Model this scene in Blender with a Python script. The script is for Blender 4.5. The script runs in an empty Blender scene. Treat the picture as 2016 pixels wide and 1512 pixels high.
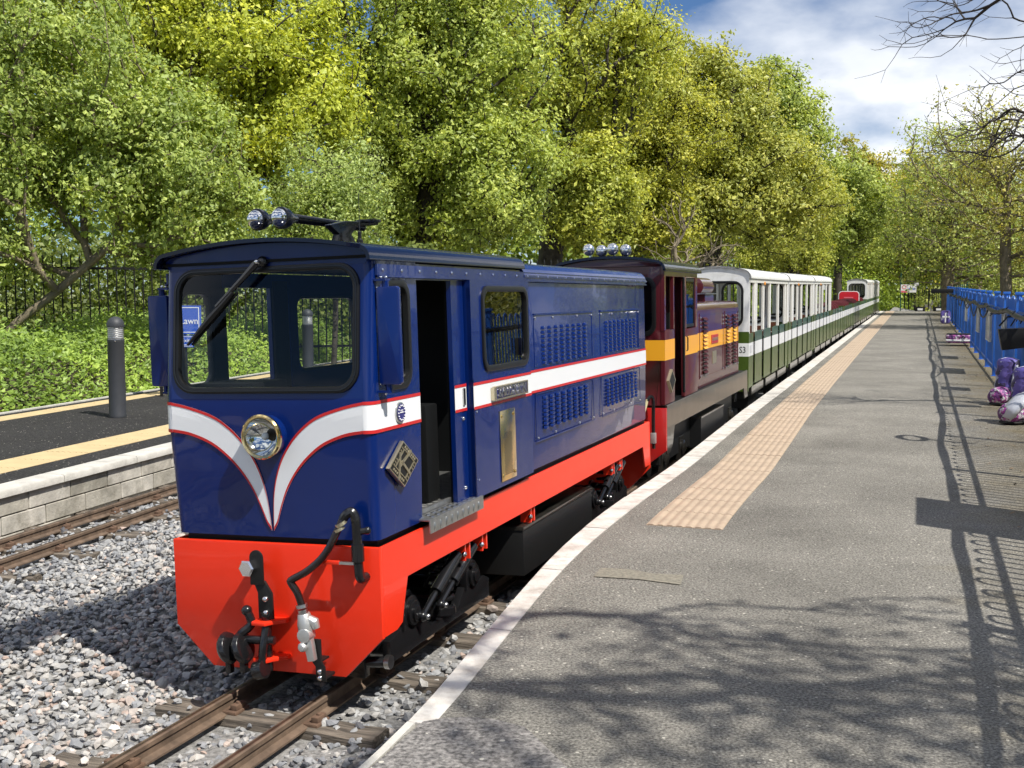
import bpy, bmesh, math, random
import numpy as np
from mathutils import Vector, Matrix, Euler
random.seed(7); RNG = np.random.default_rng(7)
R = math.radians
scene = bpy.context.scene
C = scene.collection
# ------------------------------------------------------------------ camera
cd = bpy.data.cameras.new('camera'); cam = bpy.data.objects.new('camera', cd); C.objects.link(cam)
cam.location = (0, 0, 1.46); cam.rotation_euler = (R(90 - 4.5343), 0, 0)
cd.sensor_fit = 'HORIZONTAL'; cd.sensor_width = 36; cd.lens = 36 * 2230.3 / 2016
cd.clip_start = .05; cd.clip_end = 3000
scene.camera = cam
# ------------------------------------------------------------------ sky and sun
SUN = Vector((.52, -.53, 1.0)).normalized()
EL = math.asin(SUN.z); AZ = math.atan2(SUN.x, SUN.y)
w = bpy.data.worlds.new('World'); scene.world = w; w.use_nodes = True
nt = w.node_tree; nt.nodes.clear()
def N(t, typ, **k):
    n = t.nodes.new(typ)
    for a, b in k.items():
        if a in n.bl_rna.properties: setattr(n, a, b)
        else: n.inputs[a].default_value = b
    return n
wo = N(nt, 'ShaderNodeOutputWorld'); bg = N(nt, 'ShaderNodeBackground', Strength=.06)
sky = N(nt, 'ShaderNodeTexSky', sky_type='NISHITA', sun_disc=False, sun_elevation=EL, sun_rotation=AZ)
sky.air_density = 1.0; sky.dust_density = .0; sky.ozone_density = 3.0; sky.altitude = 50
tc = N(nt, 'ShaderNodeTexCoord')
mp = N(nt, 'ShaderNodeMapping'); mp.inputs['Scale'].default_value = (1.0, 1.0, 2.2); mp.inputs['Location'].default_value = (4.2, .9, .45)
nz = N(nt, 'ShaderNodeTexNoise', Scale=2.6, Detail=8.0, Roughness=.52)
rp = N(nt, 'ShaderNodeValToRGB'); rp.color_ramp.elements[0].position = .465; rp.color_ramp.elements[1].position = .59
nz2 = N(nt, 'ShaderNodeTexNoise', Scale=3.4, Detail=6.0, Roughness=.5)
rp2 = N(nt, 'ShaderNodeValToRGB'); rp2.color_ramp.elements[0].position = .36; rp2.color_ramp.elements[1].position = .62
rp2.color_ramp.elements[0].color = (11.0, 11.8, 13.2, 1); rp2.color_ramp.elements[1].color = (17.5, 17.6, 17.8, 1)
mx = N(nt, 'ShaderNodeMix', data_type='RGBA')
L = nt.links.new
L(tc.outputs['Generated'], mp.inputs[0]); L(mp.outputs[0], nz.inputs[0]); L(mp.outputs[0], nz2.inputs[0])
L(nz.outputs[0], rp.inputs[0]); L(nz2.outputs[0], rp2.inputs[0])
tn = N(nt, 'ShaderNodeMix', data_type='RGBA', blend_type='MULTIPLY'); tn.inputs[0].default_value = 1.; tn.inputs[7].default_value = (.72, .93, 1.22, 1); L(sky.outputs[0], tn.inputs[6])
L(rp.outputs[0], mx.inputs[0]); L(tn.outputs[2], mx.inputs[6]); L(rp2.outputs[0], mx.inputs[7])
L(mx.outputs[2], bg.inputs[0]); L(bg.outputs[0], wo.inputs[0])
sd = bpy.data.lights.new('sun', 'SUN'); sd.energy = 5.0; sd.angle = R(.55); sd.color = (1, .955, .88)
sun = bpy.data.objects.new('sun', sd); C.objects.link(sun); sun.rotation_euler = SUN.to_track_quat('Z', 'Y').to_euler()
sun.location = (20, -20, 40)
vs = scene.view_settings; vs.view_transform = 'Standard'; vs.look = 'None'; vs.exposure = 0.32; vs.gamma = 1.0
scene.cycles.use_adaptive_sampling = True; scene.cycles.adaptive_threshold = .025; scene.cycles.max_bounces = 5; scene.cycles.diffuse_bounces = 2; scene.cycles.glossy_bounces = 3; scene.cycles.transmission_bounces = 2; scene.cycles.transparent_max_bounces = 8; scene.cycles.caustics_reflective = False; scene.cycles.caustics_refractive = False
# ------------------------------------------------------------------ track frame: u along the train, v towards the platform
HD = R(19.7845); LF = (math.sin(HD), math.cos(HD)); LR = (math.cos(HD), -math.sin(HD)); O = (-.8477, 4.0832)
HP = .25
def rise(u):
    x = u - 12; return .0088 * (x + math.sqrt(x * x + 9)) / 2 - .0088 * .17 * (1 if u < 0 else 1) * 0
def slope(u): return (rise(u + .05) - rise(u - .05)) / .1
def coff(u):
    t = min(1, max(0, (u - 5) / 12)); return -.05 * t * t * (3 - 2 * t)
def W(u, v, z=0.0, r=True): return (O[0] + LF[0] * u + LR[0] * v, O[1] + LF[1] * u + LR[1] * v, z + (rise(u) if r else 0))
def uv(x, y): return ((x - O[0]) * LF[0] + (y - O[1]) * LF[1], (x - O[0]) * LR[0] + (y - O[1]) * LR[1])
# ------------------------------------------------------------------ helpers
def catmull(P, n=6):
    P = [Vector(p) for p in P]; out = []
    for i in range(len(P) - 1):
        a = P[max(0, i - 1)]; b = P[i]; c = P[i + 1]; d = P[min(len(P) - 1, i + 2)]
        for k in range(n):
            t = k / n
            out.append(.5 * ((2 * b) + (c - a) * t + (2 * a - 5 * b + 4 * c - d) * t * t + (3 * b - a - 3 * c + d) * t ** 3))
    out.append(P[-1]); return out
class MB:
    def __init__(s): s.v = []; s.f = []
    def add(s, vs, fs):
        o = len(s.v); s.v += [tuple(p) for p in vs]; s.f += [tuple(i + o for i in f) for f in fs]; return s
    def box(s, x0, x1, y0, y1, z0, z1, M=None):
        vs = [(x, y, z) for x in (x0, x1) for y in (y0, y1) for z in (z0, z1)]
        if M is not None: vs = [M @ Vector(p) for p in vs]
        return s.add(vs, [(0, 1, 3, 2), (4, 6, 7, 5), (0, 4, 5, 1), (2, 3, 7, 6), (0, 2, 6, 4), (1, 5, 7, 3)])
    def prism(s, pts, a0, a1, fn):      # polygon pts (a,b) extruded d from a0 to a1; fn(a,b,d)->xyz
        n = len(pts)
        vs = [fn(a, b, a0) for a, b in pts] + [fn(a, b, a1) for a, b in pts]
        return s.add(vs, [tuple(range(n)), tuple(range(2 * n - 1, n - 1, -1))] + [(i, i + n, (i + 1) % n + n, (i + 1) % n) for i in range(n)])
    def ring(s, outer, inner, d0, d1, fn):
        n = len(outer)
        vs = [fn(a, b, d0) for a, b in outer] + [fn(a, b, d0) for a, b in inner] + [fn(a, b, d1) for a, b in outer] + [fn(a, b, d1) for a, b in inner]
        fs = []
        for i in range(n):
            j = (i + 1) % n
            fs += [(i, j, n + j, n + i), (2 * n + j, 2 * n + i, 3 * n + i, 3 * n + j), (i, 2 * n + i, 2 * n + j, j), (n + j, 3 * n + j, 3 * n + i, n + i)]
        return s.add(vs, fs)
    def strip(s, A, B):                 # quads between two polylines
        n = len(A); return s.add(list(A) + list(B), [(i, i + 1, n + i + 1, n + i) for i in range(n - 1)])
    def tube(s, pts, r, n=8, caps=True):
        pts = [Vector(p) for p in pts]; m = len(pts)
        rs = r if hasattr(r, '__len__') else [r] * m
        vs = []; ref = None
        for i, p in enumerate(pts):
            t = (pts[min(i + 1, m - 1)] - pts[max(i - 1, 0)])
            if t.length < 1e-9: t = Vector((0, 0, 1))
            t.normalize()
            if ref is None: ref = Vector((0, 0, 1)) if abs(t.z) < .9 else Vector((1, 0, 0))
            a = (ref - t * ref.dot(t)).normalized(); b = t.cross(a); ref = a
            for k in range(n):
                q = 2 * math.pi * (k + .5) / n; vs.append(p + (a * math.cos(q) + b * math.sin(q)) * rs[i])
        fs = [(i * n + k, i * n + (k + 1) % n, (i + 1) * n + (k + 1) % n, (i + 1) * n + k) for i in range(m - 1) for k in range(n)]
        if caps: fs += [tuple(range(n - 1, -1, -1)), tuple((m - 1) * n + k for k in range(n))]
        return s.add(vs, fs)
    def lathe(s, prof, n=20, M=None, caps=True):   # prof: (r,z) bottom to top, about z
        vs = []; 
        for r, z in prof:
            for k in range(n):
                q = 2 * math.pi * k / n; p = Vector((r * math.cos(q), r * math.sin(q), z)); vs.append(M @ p if M is not None else p)
        m = len(prof)
        fs = [(i * n + k, i * n + (k + 1) % n, (i + 1) * n + (k + 1) % n, (i + 1) * n + k) for i in range(m - 1) for k in range(n)]
        if caps: fs += [tuple(range(n - 1, -1, -1)), tuple((m - 1) * n + k for k in range(n))]
        return s.add(vs, fs)
    def sphere(s, c, r, n=12, m=8, sc=(1, 1, 1)):
        prof = [(r * math.sin(math.pi * i / m) + 1e-4, -r * math.cos(math.pi * i / m)) for i in range(m + 1)]
        return s.lathe(prof, n, Matrix.Translation(c) @ Matrix.Diagonal((*sc, 1)))
    def mesh(s, name, bevel=0, smooth=True, angle=35, seg=2, merge=True):
        me = bpy.data.meshes.new(name)
        bm = bmesh.new(); bv = [bm.verts.new(p) for p in s.v]
        for f in s.f:
            try: bm.faces.new([bv[i] for i in f])
            except ValueError: pass
        if merge: bmesh.ops.remove_doubles(bm, verts=bm.verts, dist=1e-5)
        bmesh.ops.recalc_face_normals(bm, faces=bm.faces)
        if bevel:
            es = [e for e in bm.edges if len(e.link_faces) == 2 and e.calc_face_angle(0) > R(40)]
            bmesh.ops.bevel(bm, geom=es, offset=bevel, segments=seg, affect='EDGES', profile=.6)
        bm.to_mesh(me); bm.free()
        if smooth:
            me.shade_smooth(); me.set_sharp_from_angle(angle=R(angle))
        return me
    def build(s, name, mat, parent=None, bevel=0, smooth=True, angle=35, seg=2, loc=None, rot=None):
        me = s.mesh(name, bevel, smooth, angle, seg); me.materials.append(mat)
        return obj(name, me, parent, loc, rot)
def obj(name, me, parent=None, loc=None, rot=None):
    o = bpy.data.objects.new(name, me); C.objects.link(o)
    if parent is not None: o.parent = parent
    if loc is not None: o.location = loc
    if rot is not None: o.rotation_euler = rot
    return o
def tag(o, label=None, cat=None, group=None, kind=None):
    if label: o['label'] = label
    if cat: o['category'] = cat
    if group: o['group'] = group
    if kind: o['kind'] = kind
    return o
def thing(name, loc, rot=(0, 0, 0), label=None, cat=None, group=None):
    o = bpy.data.objects.new(name, None); o.empty_display_size = .2; C.objects.link(o); o.location = loc; o.rotation_euler = rot
    return tag(o, label, cat, group)
def copy_tree(o, parent=None):
    c = o.copy(); C.objects.link(c); c.parent = parent
    for ch in list(o.children): copy_tree(ch, c)
    return c
def rr(cx, cy, hw, hh, r, n=6):
    out = []
    for k, (sx, sy) in enumerate(((1, 1), (-1, 1), (-1, -1), (1, -1))):
        for i in range(n + 1):
            a = R(90 * k + 90 * i / n); out.append((cx + sx * (hw - r) + r * math.cos(a), cy + sy * (hh - r) + r * math.sin(a)))
    return out
def rr_out(x0, x1, y0, y1, cx, cy, hw, hh, r, n=6):
    out = []; h = n // 2
    for k, (sx, sy) in enumerate(((1, 1), (-1, 1), (-1, -1), (1, -1))):
        ex = x1 if sx > 0 else x0; ey = y1 if sy > 0 else y0
        pa = (ex, cy + sy * (hh - r)); pb = (cx + sx * (hw - r), ey)
        if k % 2: pa, pb = pb, pa
        for i in range(n + 1):
            if i <= h: t = i / h; out.append((pa[0] + (ex - pa[0]) * t, pa[1] + (ey - pa[1]) * t))
            else: t = (i - h) / h; out.append((ex + (pb[0] - ex) * t, ey + (pb[1] - ey) * t))
    return out
def text_mesh(txt, size, depth, name='lettering'):
    cu = bpy.data.curves.new('txt', 'FONT'); cu.body = txt; cu.size = size; cu.extrude = depth; cu.align_x = 'CENTER'; cu.align_y = 'CENTER'; cu.resolution_u = 2
    t = bpy.data.objects.new('txt', cu); C.objects.link(t)
    dg = bpy.context.evaluated_depsgraph_get(); dg.update()
    me = bpy.data.meshes.new_from_object(t.evaluated_get(dg)); me.name = name
    bpy.data.objects.remove(t); bpy.data.curves.remove(cu)
    return me
def lettering(txt, size, depth, mat, parent, loc, rot, name='lettering', sx=1.0):
    me = text_mesh(txt, size, depth); me.materials.clear(); me.materials.append(mat)
    o = obj(name, me, parent, loc, rot); o.scale = (sx, 1, 1); return o
_dot = {}
def dots(name, m_, parent, pts, r, sc=(1, 1, 1)):
    if (m_.name, r, sc) not in _dot:
        q = MB(); q.sphere((0, 0, 0), r, 8, 6, sc); me = q.mesh(name); me.materials.append(m_); _dot[(m_.name, r, sc)] = me
    for p in pts: obj(name, _dot[(m_.name, r, sc)], parent, p)
# ------------------------------------------------------------------ materials
def mat(name, col, rough=.5, metal=0., coat=0., var=0., vscale=8., bump=0., bscale=60., spec=.5, detail=6., wave=0., wscale=4., dirt=None, coord='Object', stretch=None):
    m = bpy.data.materials.new(name); m.use_nodes = True; t = m.node_tree; b = t.nodes['Principled BSDF']; l = t.links.new
    b.inputs['Base Color'].default_value = (*col, 1); b.inputs['Roughness'].default_value = rough; b.inputs['Metallic'].default_value = metal
    b.inputs['Coat Weight'].default_value = coat; b.inputs['Coat Roughness'].default_value = .03; b.inputs['Specular IOR Level'].default_value = spec
    tcn = N(t, 'ShaderNodeTexCoord'); last = None
    if stretch:
        mpn = N(t, 'ShaderNodeMapping'); mpn.inputs['Scale'].default_value = stretch; l(tcn.outputs[coord], mpn.inputs[0]); tcn = mpn; coord = 0
    if var:
        n = N(t, 'ShaderNodeTexNoise', Scale=vscale, Detail=detail, Roughness=.6); l(tcn.outputs[coord], n.inputs[0])
        r = N(t, 'ShaderNodeValToRGB'); r.color_ramp.elements[0].position = .3; r.color_ramp.elements[1].position = .7
        r.color_ramp.elements[0].color = tuple(max(0, c * (1 - var)) for c in col) + (1,); r.color_ramp.elements[1].color = tuple(min(1, c * (1 + var)) for c in col) + (1,)
        l(n.outputs[0], r.inputs[0]); last = r.outputs[0]
    if dirt:                                # dirt = (colour, scale, lo, hi)
        n = N(t, 'ShaderNodeTexNoise', Scale=dirt[1], Detail=8., Roughness=.65); l(tcn.outputs[coord], n.inputs[0])
        r = N(t, 'ShaderNodeMapRange'); r.inputs[1].default_value = dirt[2]; r.inputs[2].default_value = dirt[3]; l(n.outputs[0], r.inputs[0])
        x = N(t, 'ShaderNodeMix', data_type='RGBA'); x.inputs[6].default_value = (*col, 1); x.inputs[7].default_value = (*dirt[0], 1)
        if last is not None: l(last, x.inputs[6])
        l(r.outputs[0], x.inputs[0]); last = x.outputs[2]
    if last is not None: l(last, b.inputs['Base Color'])
    prev = None
    if wave:
        n = N(t, 'ShaderNodeTexNoise', Scale=wscale, Detail=1.5); l(tcn.outputs[coord], n.inputs[0])
        bp = N(t, 'ShaderNodeBump', Strength=1., Distance=wave); l(n.outputs[0], bp.inputs['Height']); prev = bp
    if bump:
        n = N(t, 'ShaderNodeTexNoise', Scale=bscale, Detail=5., Roughness=.6); l(tcn.outputs[coord], n.inputs[0])
        bp = N(t, 'ShaderNodeBump', Strength=1., Distance=bump); l(n.outputs[0], bp.inputs['Height'])
        if prev is not None: l(prev.outputs[0], bp.inputs['Normal'])
        prev = bp
    if prev is not None:
        l(prev.outputs[0], b.inputs['Normal'])
        if coat: l(prev.outputs[0], b.inputs['Coat Normal'])
    return m
M = {}
M['blue'] = mat('blue_paint', (.0014, .0150, .116), .26, coat=.40, spec=.3, wave=.0042, wscale=4.2, var=.08, vscale=2)
M['navy'] = mat('navy_roof', (.0025, .005, .022), .16, coat=.0, wave=.002, wscale=3)
M['red'] = mat('red_paint', (.80, .034, .010), .36, coat=.22, spec=.3, wave=.0022, wscale=4, var=.05, vscale=3)
M['red2'] = mat('dull_red_paint', (.45, .012, .010), .35, coat=.5)
M['white'] = mat('white_paint', (.82, .83, .84), .35, coat=.3, wave=.0006, wscale=5)
M['redline'] = mat('red_lining', (.55, .02, .02), .4)
M['maroon'] = mat('maroon_paint', (.085, .010, .014), .3, coat=.8, wave=.0015, wscale=4)
M['yellow'] = mat('yellow_paint', (.86, .40, .018), .4, coat=.3)
M['black'] = mat('black_gloss', (.009, .009, .010), .26, coat=.35, spec=.4)
M['blackm'] = mat('black_matt', (.009, .009, .009), .5, spec=.35)
M['dark'] = mat('dark_lining_and_shade', (.004, .0045, .005), .7, spec=.2)  # for linings, also for painted shade in panel gaps and louvre slots
M['rubber'] = mat('rubber', (.007, .007, .007), .36, spec=.4)
M['skirt'] = mat('worn_black', (.022, .020, .017), .28, coat=.4, var=.5, vscale=5, wave=.002, wscale=5)
M['chrome'] = mat('chrome', (.75, .75, .75), .08, metal=1.)
M['steel'] = mat('steel', (.55, .55, .54), .32, metal=1., var=.15, vscale=30)
M['cast'] = mat('cast_alloy', (.62, .62, .60), .45, metal=.8, bump=.001, bscale=120)
M['brass'] = mat('brass', (.80, .62, .30), .16, metal=1., wave=.0008, wscale=9)
M['brassd'] = mat('dull_brass', (.62, .55, .38), .35, metal=.9)
M['ply'] = mat('chequer_plate', (.42, .42, .41), .42, metal=.9, var=.2, vscale=25)
M['cream'] = mat('cream_paint', (.76, .75, .70), .4, coat=.2, var=.05, vscale=3)
M['offwhite'] = mat('off_white_paint', (.80, .80, .78), .4, coat=.2, dirt=((.62, .61, .57), 5, .52, .75))
M['green'] = mat('olive_green_paint', (.052, .088, .012), .34, coat=.12, spec=.35, wave=.006, wscale=9)
M['marlouv'] = mat('shaded_maroon_louvre', (.05, .007, .010), .6, spec=.2)  # darker matt copy of maroon, puts slot shade into the louvre colour
M['greend'] = mat('dark_green_paint', (.022, .075, .045), .4, coat=.3)
M['seat'] = mat('maroon_seat', (.11, .012, .015), .45)
M['wood'] = mat('varnished_slat', (.13, .045, .022), .45, var=.3, vscale=9)
M['bfence'] = mat('fence_blue', (.020, .13, .52), .42, coat=.2, var=.12, vscale=4)
M['bgrey'] = mat('bollard_grey', (.035, .038, .044), .55, var=.12, vscale=12, bump=.0006, bscale=200)
M['signblue'] = mat('sign_blue', (.012, .075, .46), .4)
M['signwhite'] = mat('sign_white', (.82, .82, .82), .5)
M['signred'] = mat('sign_red', (.60, .012, .025), .45)
M['pink'] = mat('sign_pink', (.75, .16, .2), .5)
M['orange'] = mat('orange_tag', (.85, .32, .02), .5)
M['gfence'] = mat('dark_green_metal', (.008, .07, .048), .5)
M['teal'] = mat('teal_bin', (.018, .17, .14), .5)
M['hose'] = mat('hose_rubber', (.014, .008, .007), .22, coat=.3)
M['copper'] = mat('copper_sleeve', (.5, .2, .13), .3, metal=.7)
M['lens'] = mat('lamp_lens', (.8, .82, .86), .12, metal=.85, bump=.002, bscale=45)
M['gravel_under'] = mat('ballast_bed', (.22, .215, .205), .95, var=.55, vscale=45, bump=.012, bscale=40)
def glass(name, tint=(.93, .95, .94), trans=.86):
    m = bpy.data.materials.new(name); m.use_nodes = True; t = m.node_tree; t.nodes.clear(); l = t.links.new
    o = N(t, 'ShaderNodeOutputMaterial'); g = N(t, 'ShaderNodeBsdfGlossy', Roughness=.01); tr = N(t, 'ShaderNodeBsdfTransparent'); tr.inputs[0].default_value = (*tint, 1)
    lw = N(t, 'ShaderNodeLayerWeight', Blend=.5); pw = N(t, 'ShaderNodeMath', operation='POWER'); pw.inputs[1].default_value = 4.; fr = N(t, 'ShaderNodeMath', operation='MULTIPLY_ADD'); fr.inputs[1].default_value = .9; fr.inputs[2].default_value = .035; mi = N(t, 'ShaderNodeMixShader')
    l(lw.outputs['Facing'], pw.inputs[0]); l(pw.outputs[0], fr.inputs[0])
    l(fr.outputs[0], mi.inputs[0]); l(tr.outputs[0], mi.inputs[1]); l(g.outputs[0], mi.inputs[2]); l(mi.outputs[0], o.inputs[0]); return m
M['glass'] = glass('window_glass', (.93, .95, .94))
M['glassd'] = glass('dark_glass', (.30, .34, .33))
def tinted(name, ramp, rough=.8, attr='tint', bump=0., bscale=80., transl=0., vscale=0., objcol=False, spec=.3):
    """colour from a per-face attribute through a ramp"""
    m = bpy.data.materials.new(name); m.use_nodes = True; t = m.node_tree; b = t.nodes['Principled BSDF']; l = t.links.new
    a = N(t, 'ShaderNodeAttribute', attribute_name=attr); r = N(t, 'ShaderNodeValToRGB')
    while len(r.color_ramp.elements) < len(ramp): r.color_ramp.elements.new(.5)
    for e, (p, c) in zip(r.color_ramp.elements, ramp): e.position = p; e.color = (*c, 1)
    l(a.outputs['Fac'], r.inputs[0]); col = r.outputs[0]
    if objcol:
        oi = N(t, 'ShaderNodeObjectInfo'); x = N(t, 'ShaderNodeMix', data_type='RGBA', blend_type='MULTIPLY'); x.inputs[0].default_value = 1.
        l(col, x.inputs[6]); l(oi.outputs['Color'], x.inputs[7]); col = x.outputs[2]
    if vscale:
        tcn = N(t, 'ShaderNodeTexCoord'); n = N(t, 'ShaderNodeTexNoise', Scale=vscale, Detail=4.); l(tcn.outputs['Object'], n.inputs[0])
        x = N(t, 'ShaderNodeMix', data_type='RGBA', blend_type='MULTIPLY'); x.inputs[0].default_value = .7
        mr = N(t, 'ShaderNodeMapRange'); mr.inputs[1].default_value = .3; mr.inputs[2].default_value = .7; mr.inputs[3].default_value = .55; mr.inputs[4].default_value = 1.25
        l(n.outputs[0], mr.inputs[0]); l(col, x.inputs[6]); l(mr.outputs[0], x.inputs[7]); col = x.outputs[2]
    l(col, b.inputs['Base Color']); b.inputs['Roughness'].default_value = rough; b.inputs['Specular IOR Level'].default_value = spec
    if bump:
        tcn = N(t, 'ShaderNodeTexCoord'); n = N(t, 'ShaderNodeTexNoise', Scale=bscale, Detail=4.); l(tcn.outputs['Object'], n.inputs[0])
        bp = N(t, 'ShaderNodeBump', Strength=1., Distance=bump); l(n.outputs[0], bp.inputs['Height']); l(bp.outputs[0], b.inputs['Normal'])
    if transl:
        tr = N(t, 'ShaderNodeBsdfTranslucent'); mi = N(t, 'ShaderNodeAddShader'); out = t.nodes['Material Output']
        x = N(t, 'ShaderNodeMix', data_type='RGBA', blend_type='MULTIPLY'); x.inputs[0].default_value = 1.; x.inputs[7].default_value = (.80, .76, .34, 1)
        l(col, x.inputs[6]); l(x.outputs[2], tr.inputs[0])
        l(b.outputs[0], mi.inputs[0]); l(tr.outputs[0], mi.inputs[1]); l(mi.outputs[0], out.inputs[0])
    return m
M['leaf'] = tinted('foliage', [(0, (.080, .11, .026)), (.5, (.225, .275, .066)), (1, (.41, .44, .118))], .5, transl=.38, objcol=True)
M['bark'] = mat('bark', (.060, .050, .038), .9, var=.45, vscale=6, bump=.02, bscale=18)
M['barkp'] = mat('pale_bark', (.20, .165, .11), .9, var=.4, vscale=7, bump=.015, bscale=20)
M['barkd'] = mat('twig_bark', (.045, .037, .032), .9, var=.3, vscale=6)
M['stone'] = tinted('ballast_stone', [(0, (.12, .12, .13)), (.25, (.26, .268, .28)), (.52, (.37, .368, .36)), (.74, (.43, .41, .38)), (.87, (.45, .345, .29)), (1, (.66, .64, .60))], .85, vscale=22, bump=.003, bscale=90)
def attr_face(me, vals, name='tint'):
    a = me.attributes.new(name, 'FLOAT', 'FACE'); a.data.foreach_set('value', np.asarray(vals, np.float32))
def np_mesh(name, V, F, mat_, tint=None, smooth=False):
    """V (n,3), F (m,k) arrays"""
    me = bpy.data.meshes.new(name); V = np.asarray(V, np.float32); F = np.asarray(F, np.int32); m, k = F.shape
    me.vertices.add(len(V)); me.vertices.foreach_set('co', V.ravel()); me.loops.add(m * k); me.loops.foreach_set('vertex_index', F.ravel())
    me.polygons.add(m); me.polygons.foreach_set('loop_start', np.arange(m, dtype=np.int32) * k)
    try: me.polygons.foreach_set('loop_total', np.full(m, k, np.int32))
    except Exception: pass
    me.update(calc_edges=True); me.materials.append(mat_)
    if tint is not None: attr_face(me, tint)
    if smooth: me.shade_smooth()
    else: me.shade_flat()
    return me
# ================================================================== SETTING
def interp(tab):
    xs = np.array([t[0] for t in tab], float); ys = np.array([t[1] for t in tab], float)
    return lambda x: float(np.interp(x, xs, ys))
_e = interp([(-3.2, .86), (-1.05, .853), (-.66, .835), (0, .752), (.82, .654), (1.5, .584), (2.26, .545), (3.16, .537), (4.21, .548), (5.99, .51), (8.56, .45), (12.4, .411), (17.3, .389), (26, .367), (56, .30), (80, .3)])
def edge(u): return sum(_e(u + d) for d in (-.3, -.15, 0, .15, .3)) / 5
band = interp([(-.7, .088), (.8, .10), (2.3, .135), (4, .14), (11, .18), (60, .18)])
UEND = 55.2
# ---- asphalt
def asphalt(name, base, light, scale=180., patch=.25, moss=False):
    m = bpy.data.materials.new(name); m.use_nodes = True; t = m.node_tree; b = t.nodes['Principled BSDF']; l = t.links.new
    tcn = N(t, 'ShaderNodeTexCoord')
    n1 = N(t, 'ShaderNodeTexNoise', Scale=scale, Detail=3., Roughness=.7); n2 = N(t, 'ShaderNodeTexNoise', Scale=1.3, Detail=5., Roughness=.6)
    vo = N(t, 'ShaderNodeTexVoronoi', Scale=scale * .55); n3 = N(t, 'ShaderNodeTexNoise', Scale=scale * .32, Detail=2.)
    for n in (n1, n2, vo, n3): l(tcn.outputs['Object'], n.inputs['Vector'])
    r = N(t, 'ShaderNodeValToRGB'); r.color_ramp.elements[0].position = .33; r.color_ramp.elements[1].position = .68
    r.color_ramp.elements[0].color = (*[c * .38 for c in base], 1); r.color_ramp.elements[1].color = (*light, 1)
    e = r.color_ramp.elements.new(.5); e.color = (*base, 1)
    l(n1.outputs[0], r.inputs[0])
    # pale chippings
    wn = N(t, 'ShaderNodeMath', operation='GREATER_THAN'); wn.inputs[1].default_value = .955
    sp = N(t, 'ShaderNodeSeparateColor'); l(vo.outputs['Color'], sp.inputs[0]); l(sp.outputs[0], wn.inputs[0])
    lt = N(t, 'ShaderNodeMath', operation='LESS_THAN'); lt.inputs[1].default_value = .28; l(vo.outputs['Distance'], lt.inputs[0])
    mu = N(t, 'ShaderNodeMath', operation='MULTIPLY'); l(wn.outputs[0], mu.inputs[0]); l(lt.outputs[0], mu.inputs[1])
    x = N(t, 'ShaderNodeMix', data_type='RGBA'); x.inputs[7].default_value = (.52, .49, .42, 1); l(mu.outputs[0], x.inputs[0]); l(r.outputs[0], x.inputs[6])
    mr = N(t, 'ShaderNodeMapRange'); mr.inputs[1].default_value = .3; mr.inputs[2].default_value = .7; mr.inputs[3].default_value = 1 - patch; mr.inputs[4].default_value = 1 + patch; l(n2.outputs[0], mr.inputs[0])
    y = N(t, 'ShaderNodeMix', data_type='RGBA', blend_type='MULTIPLY'); y.inputs[0].default_value = 1.; l(x.outputs[2], y.inputs[6]); l(mr.outputs[0], y.inputs[7])
    col = y.outputs[2]
    if moss:        # damp mossy staining towards the fence foot
        vm = N(t, 'ShaderNodeVectorMath', operation='DOT_PRODUCT'); vm.inputs[1].default_value = (LR[0], LR[1], 0); l(tcn.outputs['Object'], vm.inputs[0])
        d0 = O[0] * LR[0] + O[1] * LR[1]
        n4 = N(t, 'ShaderNodeTexNoise', Scale=2.2, Detail=6., Roughness=.65); l(tcn.outputs['Object'], n4.inputs[0])
        mm = N(t, 'ShaderNodeMapRange'); mm.inputs[1].default_value = d0 + 1.9; mm.inputs[2].default_value = d0 + 3.2; mm.inputs[3].default_value = -.38; mm.inputs[4].default_value = .42; l(vm.outputs['Value'], mm.inputs[0])
        ad = N(t, 'ShaderNodeMath', operation='ADD'); l(mm.outputs[0], ad.inputs[0]); l(n4.outputs[0], ad.inputs[1])
        m2 = N(t, 'ShaderNodeMapRange'); m2.inputs[1].default_value = .45; m2.inputs[2].default_value = .95; m2.inputs[4].default_value = .75; l(ad.outputs[0], m2.inputs[0])
        z = N(t, 'ShaderNodeMix', data_type='RGBA', blend_type='MULTIPLY'); z.inputs[7].default_value = (.72, .60, .33, 1); l(m2.outputs[0], z.inputs[0]); l(col, z.inputs[6]); col = z.outputs[2]
    l(col, b.inputs['Base Color']); b.inputs['Roughness'].default_value = .9; b.inputs['Specular IOR Level'].default_value = .25
    bp = N(t, 'ShaderNodeBump', Strength=.9, Distance=.006); l(n1.outputs[0], bp.inputs['Height']); bp2 = N(t, 'ShaderNodeBump', Strength=.8, Distance=.01); l(n3.outputs[0], bp2.inputs['Height'])
    l(bp.outputs[0], bp2.inputs['Normal']); l(bp2.outputs[0], b.inputs['Normal']); return m
M['asph'] = asphalt('platform_asphalt', (.184, .174, .152), (.345, .327, .285), 105., .24, moss=True)
M['asphd'] = asphalt('new_asphalt', (.028, .027, .027), (.075, .072, .068), 90., .12)
M['patch'] = asphalt('pale_patch', (.19, .18, .17), (.34, .32, .30), 70., .15)
M['edgew'] = mat('worn_white_edge', (.66, .63, .58), .8, var=.12, vscale=4, bump=.003, bscale=60, dirt=((.33, .29, .245), 8, .42, .72))
M['conc'] = mat('concrete', (.52, .50, .45), .85, var=.18, vscale=7, bump=.004, bscale=70, dirt=((.22, .21, .18), 3, .55, .85))
M['concd'] = mat('dark_concrete', (.16, .155, .14), .9, var=.3, vscale=5, bump=.004, bscale=50)
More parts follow.
